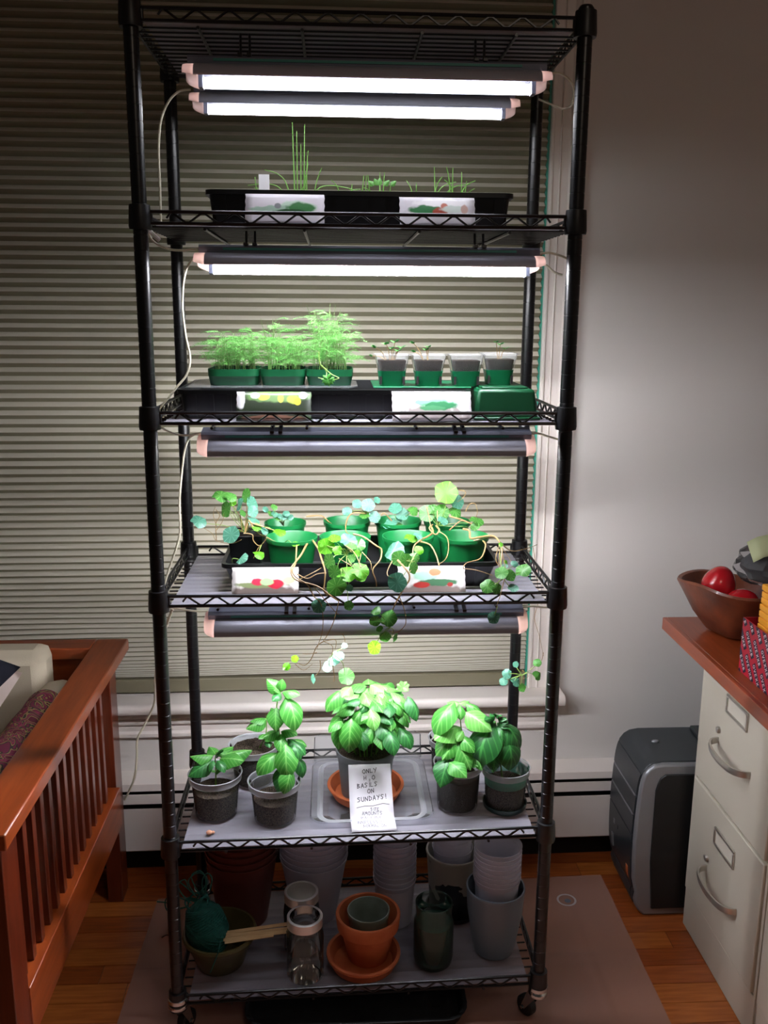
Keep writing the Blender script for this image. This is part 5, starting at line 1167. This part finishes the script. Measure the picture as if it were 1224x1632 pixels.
MB().lathe([(.0005, .0056), (.007, .0056), (.008, .0050)], (.533, .388, 0), 18).build('centre_spot', mat('blue_grey_spot', '5A6678', .5), fm)
bt = thing('boot_tray', 'black rounded plastic tray on the floor beneath the rack', 'tray', (0, .14, .004))
loft([rrect(-.226, .214, -.012, .262, .0065, .04), rrect(-.236, .224, -.022, .272, .030, .05), rrect(-.238, .226, -.024, .274, .032, .05), rrect(-.236, .224, -.022, .272, .033, .05), rrect(-.230, .218, -.016, .266, .031, .046), rrect(-.221, .209, -.007, .257, .0085, .038)], True, True).build('tray_body', mat('rough_black_plastic', '131416', .6, bump=.5, bscale=90), bt)
b = MB()
for i in range(9):
    for j in range(5):
        cx, cy = -.17+.042*i, .045+.044*j; b.box(cx-.012, cx+.012, cy-.0025, cy+.0025, .0084, .0105)
b.build('raised_bars', MATS['rough_black_plastic'], bt)['kind'] = 'stuff'
solo(MB().tube(smooth_path([(-.458, .295, .005), (-.45, .302, .0055), (-.44, .300, .0055), (-.437, .290, .005)], 4), .0013, 5), 'twig', mat('brown_twig', '3A2218', .8), 'small curled brown twig lying on the plastic sheet at left', 'twig', loc=(-.45, .3, .005))

# ================================================================== DAYBED
def wood(name, c1, c2, st, rough=.28, coat=.35): return mat(name, c1, rough, var=c2, vscale=7, vstretch=st, bump=.04, bscale=40, coat=coat)
M_wy = wood('cherry_wood_long', '97451C', '803614', (12, 1, 12)); M_wx = wood('cherry_wood_cross', '944421', '7E3719', (1, 12, 12)); M_wz = wood('cherry_wood_upright_shaded', '662814', '521D0D', (12, 12, 1))  # uprights darker than the other wood: shade on the slats put into the colour
sf = thing('daybed', 'cherry wood slatted daybed frame at the left edge', 'sofa', (-.60, .1, 0))
def part(nm, m, par, bev, *bx_):
    b = MB(); b.box(*bx_); return b.build(nm, m, par, bevel=bev)
part('armrest', M_wy, sf, .003, -.637, -.560, -.308, .566, .621, .650)
part('back_top_rail', M_wx, sf, .003, -1.9, -.6375, .500, .566, .621, .650)
part('back_rail', M_wx, sf, .002, -1.9, -.618, .520, .545, .555, .621)
part('far_post', M_wz, sf, .002, -.617, -.580, .440, .500, 0, .621)
part('front_post', M_wz, sf, .002, -.622, -.572, -.300, -.235, 0, .621)
part('lower_rail', M_wy, sf, .002, -.612, -.570, -.235, .440, .215, .315)
part('upper_rail', M_wy, sf, .002, -.606, -.588, -.235, .440, .590, .621)
for i in range(15):
    yy = .372-.0482*i+.0
    if yy > -.225: part('slat', M_wz, sf, .0012, -.604, -.585, yy-.009, yy+.009, .315, .592)
for i in range(14):
    xx = -.72-.085*i; part('back_slat', M_wz, sf, .001, xx-.012, xx+.012, .524, .541, .24, .555)
part('back_lower_rail', M_wx, sf, .002, -1.9, -.618, .515, .55, .215, .30)
part('seat_platform', M_wx, sf, .002, -1.9, -.615, -.235, .51, .25, .285)
M_cream = mat('cream_fabric', 'CFC2AA', .85, bump=.3, bscale=500)
def cushion(name, label, cs, th, m, group=None, n=14):
    """puffy cushion: corners c00,c10,c11,c01 and thickness"""
    c00, c10, c11, c01 = [Vector(c) for c in cs]; nrm = (c10-c00).cross(c01-c00).normalized()
    def P(u, v, s):
        p = c00.lerp(c10, u).lerp(c01.lerp(c11, u), v); e = (max(0, math.sin(PI*u))**.45)*(max(0, math.sin(PI*v))**.45)
        mid = (c00+c10+c11+c01)/4; pinch = .07*(1-abs(2*u-1)**1)*(abs(2*v-1)**4)+.07*(1-abs(2*v-1))*(abs(2*u-1)**4)
        p = p.lerp(mid, pinch); return p+nrm*(s*th/2*e)
    b = MB(); b.grid(lambda u, v: P(u, v, 1), n, n); b.grid(lambda u, v: P(u, v, -1), n, n)
    return solo(b, name, m, label, 'cushion', loc=(c00+c10+c11+c01)/4, angle=70)
b = MB(); b.box(-1.88, -.710, .372, .470, .403, .686)
solo(b, 'back_cushion', M_cream, 'cream back cushion with a rounded corner against the daybed back', 'cushion', loc=(-1.2, .42, .4), bevel=.028)
b = MB(); b.box(-1.88, -.650, -.23, .49, .287, .398)
solo(b, 'mattress', M_cream, 'cream daybed mattress under the cushions', 'mattress', loc=(-1.2, .1, .287), bevel=.02)
b = MB(); pr_ = [(-.698+.0565*math.cos(a), .556+.0565*math.sin(a)) for a in [2*PI*i/28 for i in range(28)]]
def bol(y0, y1, r, name, m, label, cat):
    b = MB(); rings = 10; vs = []
    for i in range(rings+1):
        t = i/rings; yy = y0+(y1-y0)*t; k = (1-abs(2*t-1)**14)**.5*.25+.75
        for j in range(28): a = 2*PI*j/28; b.v.append(Vector((-.698+r*k*math.cos(a), yy, .505+r*1.75*k*math.sin(a)*(.62)+.0)))
    for i in range(rings): b.f += [(i*28+j, i*28+(j+1) % 28, (i+1)*28+(j+1) % 28, (i+1)*28+j) for j in range(28)]
    b.f += [tuple(range(28))[::-1], tuple(range(rings*28, rings*28+28))]
    return solo(b, name, m, label, cat, loc=(-.698, (y0+y1)/2, .505), angle=70)
bol(-.22, .47, .052*1.0, 'bolster', M_cream, 'cream side bolster lying along the inside of the armrest', 'cushion')
# raise the bolster so that its top shows beside the armrest
bpy.data.objects['bolster'].scale = (1, 1, 1.85)
mp_ = mat('paisley_weave', '6E2438', .8)
nt = mp_.node_tree; N = nt.nodes; L = nt.links; bs = N['Principled BSDF']; tc = N['Texture Coordinate']
wv = N.new('ShaderNodeTexNoise'); wv.inputs['Scale'].default_value = 14; wv.inputs['Distortion'].default_value = 3.0; wv.inputs['Detail'].default_value = 1; L.new(tc.outputs['Object'], wv.inputs['Vector'])
cr = N.new('ShaderNodeValToRGB'); cr.color_ramp.interpolation = 'CONSTANT'
els = cr.color_ramp.elements; els[0].position = 0; els[0].color = lin('7A2A48'); els[1].position = .40; els[1].color = lin('3C3A30')
for p_, c_ in ((.44, 'A08A58'), (.48, '7B2A42'), (.53, 'A03C60'), (.57, '544C3C'), (.61, 'B89C60'), (.64, '6A2438')): e = els.new(p_); e.color = lin(c_)
L.new(wv.outputs['Fac'], cr.inputs[0]); L.new(cr.outputs[0], bs.inputs['Base Color'])
b = MB()
def thr(u, v):
    a = PI*(-.08+1.12*u); yy = .325-.50*v+.012*math.sin(u*5)
    return Vector((-.698+(.0555)*math.cos(a)+(-.004 if u > .9 else 0), yy, .505+.110*max(0, math.sin(a))**.9+.002*math.sin(yy*40)))
b.grid(thr, 18, 22)
b.grid(lambda u, v: Vector((-.7535-.09*u, .325-.50*v, .505-.07*u+.006*math.sin(v*20))), 6, 14)
solo(b, 'paisley_throw', mp_, 'burgundy and gold paisley throw draped over the bolster', 'blanket', loc=(-.70, .1, .5), solid=.004, angle=70)
cushion('light_pillow', 'pale pinkish-cream pillow leaning at the left edge, behind the navy one', [at(-40, 1215, .05), at(-230, 1170, .10), at(-190, 1010, .17), at(36, 1072, .13)], .10, mat('pale_satin', 'D8C6BC', .5, bump=.2, bscale=60))
cushion('navy_pillow', 'dark navy pillow in front of the pale one at the left edge', [at(-60, 1170, -.02), at(-240, 1110, .02), at(-160, 985, .09), at(33, 1063, .045)], .06, mat('navy_fabric', '0B0F20', .85))

# ================================================================== FILING CABINETS, DESK
M_cab = mat('cream_enamel', 'CFC8B8', .32, bump=.03, bscale=300)
M_nick = mat('brushed_nickel', 'C4C0B8', .3, metal=.85)
def cabinet(label, y0, y1):
    X = .793; t = thing('filing_cabinet', label, 'filing cabinet', (1.1, (y0+y1)/2, 0), 'cream two-drawer filing cabinets under the desktop')
    b = MB(); b.box(X+.004, 1.45, y0, y1, 0, .700); b.build('body', M_cab, t, bevel=.002)
    part('plinth', M_cab, t, .0015, X, X+.02, y0+.004, y1-.004, 0.002, .100)
    part('side_stile', M_cab, t, .001, X-.0005, X+.02, y1-.010, y1-.0005, .100, .698)
    part('side_stile', M_cab, t, .001, X-.0005, X+.02, y0+.0005, y0+.010, .100, .698)
    for z0, z1, fz, hz in ((.108, .396, .328, .228), (.404, .690, .640, .540)):
        d = MB(); d.box(X-.006, X+.02, y0+.013, y1-.013, z0, z1); dr = d.build('drawer', M_cab, t, bevel=.0025)
        yc_ = y0+.18; xf = X-.0065
        # card holder: a frame of four bars around a paper card
        h = MB(); fy0, fy1, f0, f1 = yc_-.050, yc_+.050, fz-.021, fz+.021; w_ = .006
        for a0, a1, b0, b1 in ((fy0, fy1, f1-w_, f1), (fy0, fy1, f0, f0+w_), (fy0, fy0+w_, f0+w_, f1-w_), (fy1-w_, fy1, f0+w_, f1-w_)): h.box(xf-.004, xf, a0, a1, b0, b1)
        h.build('label_frame', M_nick, dr, bevel=.001)
        h = MB(); h.box(xf-.0012, xf, fy0+w_, fy1-w_, f0+w_, f1-w_); h.build('label_card', mat('label_card', 'D8D2C4', .6), dr)
        # arched pull
        b = MB(); ya_, yb_ = yc_+.078, yc_-.078; zz_ = hz
        path = smooth_path([(xf, ya_, zz_), (xf-.018, ya_-.006, zz_), (xf-.030, ya_-.030, zz_-.002), (xf-.034, yc_, zz_-.004), (xf-.030, yb_+.030, zz_-.002), (xf-.018, yb_+.006, zz_), (xf, yb_, zz_)], 5)
        vs = []
        for i, p in enumerate(path):
            d_ = (path[min(i+1, len(path)-1)]-path[max(i-1, 0)]).normalized(); s_ = Vector((d_.y, -d_.x, 0))
            for q in (s_*.002+Vector((0, 0, .0068)), s_*.003, s_*.002-Vector((0, 0, .0068)), -s_*.002-Vector((0, 0, .0068)), -s_*.002+Vector((0, 0, .0068))): vs.append(p+q)
        n = len(path); b.add(vs, [(i*5+j, i*5+(j+1) % 5, (i+1)*5+(j+1) % 5, (i+1)*5+j) for i in range(n-1) for j in range(5)]+[(4, 3, 2, 1, 0), tuple((n-1)*5+j for j in range(5))])
        b.build('handle', M_nick, dr)
        b = MB(); Mx = Matrix.Rotation(-PI/2, 4, 'Y')
        lk = MB().lathe([(.0005, .006), (.006, .006), (.0075, .004), (.0075, 0)], (0, 0, 0), 16); lk.v = [Vector((xf-.006+(.006-v.z), yc_+.078+v.x, hz+.024+v.y)) for v in lk.v]
        lk.build('latch_button', M_nick, dr)
    return t
cabinet('cream filing cabinet nearest the wall, its left edge by the computer', -.076, .301)
cabinet('cream filing cabinet at the right edge, nearer the viewer', -.456, -.079)
cabinet('cream filing cabinet farthest forward, past the photo edge', -.84, -.459) if False else None
dk = thing('desktop_slab', 'reddish-brown wooden desktop lying on the filing cabinets', 'desktop', (1.05, -.1, .70))
M_desk = wood('mahogany_desk', '93431F', '7F3718', (10, 1, 10), .35, .2)
b = MB(); b.box(.757, 1.60, -.90, .450, .7005, .730); b.build('slab', M_desk, dk, bevel=.0015)
b = MB(); b.box(.745, .7565, -.90, .450, .7005, .730); b.build('edge_strip', wood('mahogany_edge', '9A4A2A', '8A3D1F', (10, 1, 10), .35, .2), dk, bevel=.0015)
# bowl
bc = Vector((.880, .335, .7305))
bw = thing('wooden_bowl', 'dark hand-carved wooden bowl on the desktop holding red eggs', 'bowl', tuple(bc))
b = MB(); n = 44; prof = [(.0005, 0), (.052, 0), (.070, .008), (.100, .045), (.128, .095), (.138, .112), (.136, .117), (.128, .115), (.118, .095), (.090, .048), (.062, .016), (.0005, .012)]
b.lathe(prof, (0, 0, 0), n)
for v in b.v:
    a = math.atan2(v.y, v.x); f = 1+.035*math.sin(3*a+.6)+.02*math.sin(5*a); v.x *= f; v.y *= f*.95; v.z *= 1+.10*math.cos(a+PI*.80)+.03*math.sin(4*a)
    v.x, v.y, v.z = v.x+bc.x, v.y+bc.y, v.z+bc.z
b.build('bowl_wall', mat('rustic_dark_wood', '4A2114', .45, var='7E4024', vscale=12, bump=.6, bscale=50, coat=.2), bw)
M_egg = mat('red_lacquer', 'B0141E', .25, coat=.5)
for i, (px, py, Y, rx, rz, rot, lab) in enumerate([(1145, 932, .315, .0375, .044, .3, 'larger red lacquered egg, upper left in the wooden bowl'), (1181, 962, .262, .033, .039, 1.2, 'red lacquered egg lower in the bowl, half hidden by the rim')]):
    c = at(px, py, Y); b = MB().ball((0, 0, 0), rx, rx, rz, 28, 18)
    for v in b.v: k = 1-.12*max(0, v.z/rz); v.x *= k; v.y *= k
    Mr_ = Matrix.Rotation(rot, 3, 'Y'); b.v = [Mr_ @ v+c for v in b.v]
    solo(b, 'red_egg', M_egg, lab, 'egg', loc=c, group='red eggs in the wooden bowl')
for px, py, Y in [(1165, 985, .33), (1200, 985, .36), (1215, 960, .33)]:
    pass
# plastic bag with dark contents behind
rg = random.Random(5); c = Vector((.985, .285, .908))
bg = thing('plastic_bag', 'crinkled clear bag with dark and pale green things, behind the orange sleeves', 'bag', tuple(c-Vector((0, 0, .06))))
b = MB().ball(c, .150, .085, .062, 26, 16)
for v in b.v: k = 1+rg.uniform(-.07, .07); v.x = c.x+(v.x-c.x)*k; v.y = c.y+(v.y-c.y)*k; v.z = c.z+(v.z-c.z)*k
b.build('film', glassy('bag_film', 'F4F4F6', .06, .06), bg, angle=12)
b = MB().ball(c+Vector((-.01, .01, -.008)), .118, .06, .046, 18, 12)
for v in b.v: v += Vector((rg.uniform(-.006, .006), rg.uniform(-.006, .006), rg.uniform(-.006, .006)))
b.build('dark_contents', mat('dark_cloth', '1B1D22', .7), bg, angle=20)
b = MB(); q0 = at(1200, 905, .235); b.grid(lambda u, v: q0+Vector((.13*u, .04*v-.01*u, .012+.055*u*.7+.035*v+.006*math.sin(u*7))), 6, 4); b.build('green_paper', mat('pale_green_paper', 'B9BE93', .7), bg, solid=.001)
# red box with lettered labels, orange sleeves in it
bxp = thing('red_box', 'red box printed with slanted dark word labels on the desktop', 'box', (.86, .02, .7305))
X0, Yb1, Yb0, Z0, Z1 = .784, .114, -.22, .7305, .845
def bxbox(x0, x1, y0, y1, z0, z1): return MB().box(x0, x1, y0, y1, z0, z1)
M_red = mat('red_card', 'B3132E', .45)
bxbox(X0, X0+.002, Yb0, Yb1, Z0, Z1).build('side_panel', M_red, bxp); bxbox(X0+.002, X0+.150, Yb1-.002, Yb1, Z0, Z1).build('side_panel', M_red, bxp)
bxbox(X0+.148, X0+.150, Yb0, Yb1-.002, Z0, Z1).build('side_panel', M_red, bxp); bxbox(X0+.002, X0+.148, Yb0, Yb0+.002, Z0, Z1).build('side_panel', M_red, bxp); bxbox(X0+.002, X0+.148, Yb0+.002, Yb1-.002, Z0, Z0+.002).build('bottom_panel', M_red, bxp)
lz = MB(); lt = MB(); nr = Vector((-1, 0, 0)); M_navy = mat('navy_print', '1B1630', .5); M_wp = mat('white_print', 'E6DCE0', .5)
dA = Vector((0, -.60, -.80)).normalized()          # reading direction: down, slanting towards the viewer
dB = nr.cross(dA).normalized()*1
dP = nr.cross(dA).normalized()
for ia in range(-6, 8):
    for ib in range(-8, 9):
        cc = Vector((X0-.0004, .075, .800)) + dA*(.068*ia+.026*ib) + dP*(.0235*ib)
        Lh, Wh = .0285, .0068
        crn = [cc-dA*Lh-dP*Wh, cc+dA*Lh-dP*Wh, cc+dA*Lh+dP*Wh, cc-dA*Lh+dP*Wh]
        # print is cut off cleanly at the box edges
        poly = [(q.y, q.z) for q in crn]
        for ax_, lim, sg in ((0, Yb1, 1), (0, Yb0, -1), (1, Z1, 1), (1, Z0, -1)):
            out = []
            for k in range(len(poly)):
                p_, q_ = poly[k], poly[(k+1) % len(poly)]; ip, iq = (lim-p_[ax_])*sg >= 0, (lim-q_[ax_])*sg >= 0
                if ip: out.append(p_)
                if ip != iq:
                    t_ = (lim-p_[ax_])/(q_[ax_]-p_[ax_]); out.append((p_[0]+(q_[0]-p_[0])*t_, p_[1]+(q_[1]-p_[1])*t_))
            poly = out
            if len(poly) < 3: break
        if len(poly) < 3: continue
        lz.add([(cc.x, a_, b_) for a_, b_ in poly], [tuple(range(len(poly)))])
        up_ = nr.cross(dA).normalized()
        for ci, ch in enumerate('OVEXXB'):
            o_ = cc-dA*(Lh*.90)+dA*(ci*.0087)-up_*(.0042)
            e_ = o_+dA*.006+up_*.008
            if all(Yb0+.001 < q.y < Yb1-.001 and Z0+.001 < q.z < Z1-.001 for q in (o_, e_)):
                write(lt, ch, o_+nr*.0001, dA, up_, nr, .0060, .26, jit=0)
lz.build('printed_labels', M_navy, bxp, normals=False, smooth=False)['kind'] = 'stuff'; lt.build('printed_words', M_wp, bxp, normals=False, smooth=False)['kind'] = 'stuff'
for i in range(14):
    z0_ = Z0+.0025+.0136*i; ya = .098+rg.uniform(-.002, .002)-.0006*i; xa_ = X0+.014+rg.uniform(-.0015, .0015)+.0006*i
    b = MB(); b.prism([(xa_, -.205), (xa_+.122, -.205), (xa_+.122, ya), (xa_, ya)], 'z', z0_, z0_+.0125)
    solo(b, 'orange_sleeve', mat('orange_card', 'F2A62E', .6), 'orange-yellow card sleeve stacked flat in the red box', 'card sleeve', loc=(X0+.07, -.05, z0_), group='orange sleeves in the red box', smooth=False, bevel=.0022)

# ================================================================== COMPUTER TOWER
tw = thing('computer_tower', 'black and silver desktop computer tower beside the filing cabinet', 'computer', (.86, .43, 0))
M_case = mat('dark_grey_case', '2E3336', .42); M_sil = mat('silver_plastic', '8E9094', .35, metal=.45); M_side = mat('black_side_panel', '111213', .5); M_face = mat('blue_black_front', '23292E', .35)
y0, y1, zt_ = .322, .530, .405
# outline in (x, z): bowed front, rounded top
fr_ = [(.705, .000)]
fr_ += [(.705-.022*math.sin(PI*.5*t)-.006*math.sin(PI*t), .0+.06*t) for t in (.25, .5, .75, 1.0)]
fr_ += [(.676-.006*math.sin(PI*(z-.06)/.28), z) for z in (.10, .15, .20, .25, .30, .34)]
fr_ += [(.679, .360), (.684, .378), (.694, .392), (.708, .401), (.730, zt_)]
full = fr_+[(1.12, zt_), (1.12, .0)]
b = MB(); b.prism(full, 'y', y0+.022, y1-.004); b.build('case', M_case, tw, bevel=.003)
inner = [(.722, .022), (.722, .030)]+[(max(.712, x_+.030), z_) for x_, z_ in fr_[6:11]]+[(.716, .355), (.722, .370), (.735, .380), (1.10, .380), (1.10, .022)]
ring_ = MB(); 
ring_.prism(full, 'y', y0+.006, y0+.022); ring_.build('silver_surround', M_sil, tw, bevel=.006)
b = MB(); b.prism(inner, 'y', y0+.0015, y0+.0065); b.build('side_panel', M_side, tw, bevel=.002)
# front details on the bowed face
def fx(z): 
    for (xa, za), (xb_, zb_) in zip(fr_, fr_[1:]):
        if za <= z <= zb_: return xa+(xb_-xa)*(z-za)/(zb_-za+1e-9)
    return .68
def facebox(z0, z1, ya, yb, d, nm, m, n=6):
    b = MB()
    prf = [(fx(z0+(z1-z0)*i/n)-d, z0+(z1-z0)*i/n) for i in range(n+1)]+[(fx(z0+(z1-z0)*i/n)+.002, z0+(z1-z0)*i/n) for i in range(n, -1, -1)]
    b.prism(prf, 'y', ya, yb); return b.build(nm, m, tw)
facebox(.318, .372, .345, .520, .0022, 'drive_bay', M_face); facebox(.268, .312, .345, .520, .0022, 'drive_bay', M_face); facebox(.215, .262, .345, .520, .0022, 'drive_bay', M_face)
facebox(.070, .210, .345, .520, .0018, 'front_door', M_face)
facebox(.313, .317, .350, .515, .0034, 'chrome_line', M_sil, 2); facebox(.263, .267, .350, .515, .0034, 'chrome_line', M_sil, 2)
facebox(.010, .062, .360, .500, .0015, 'lower_grille', M_case)
facebox(.098, .132, .478, .492, .004, 'power_button', M_sil, 3); facebox(.165, .178, .470, .480, .003, 'small_button', M_sil, 2); facebox(.165, .175, .445, .452, .003, 'small_button', M_case, 2)
facebox(.085, .115, .362, .376, .0024, 'orange_sticker', mat('orange_sticker', 'C2683A', .5), 2)
MB().ball((.748, .445, zt_+.001), .010, .006, .005, 12, 8).build('top_button', M_sil, tw)
b = MB(); b.box(.86, 1.08, .35, .51, zt_, zt_+.012); b.build('top_tray', M_case, tw, bevel=.003)
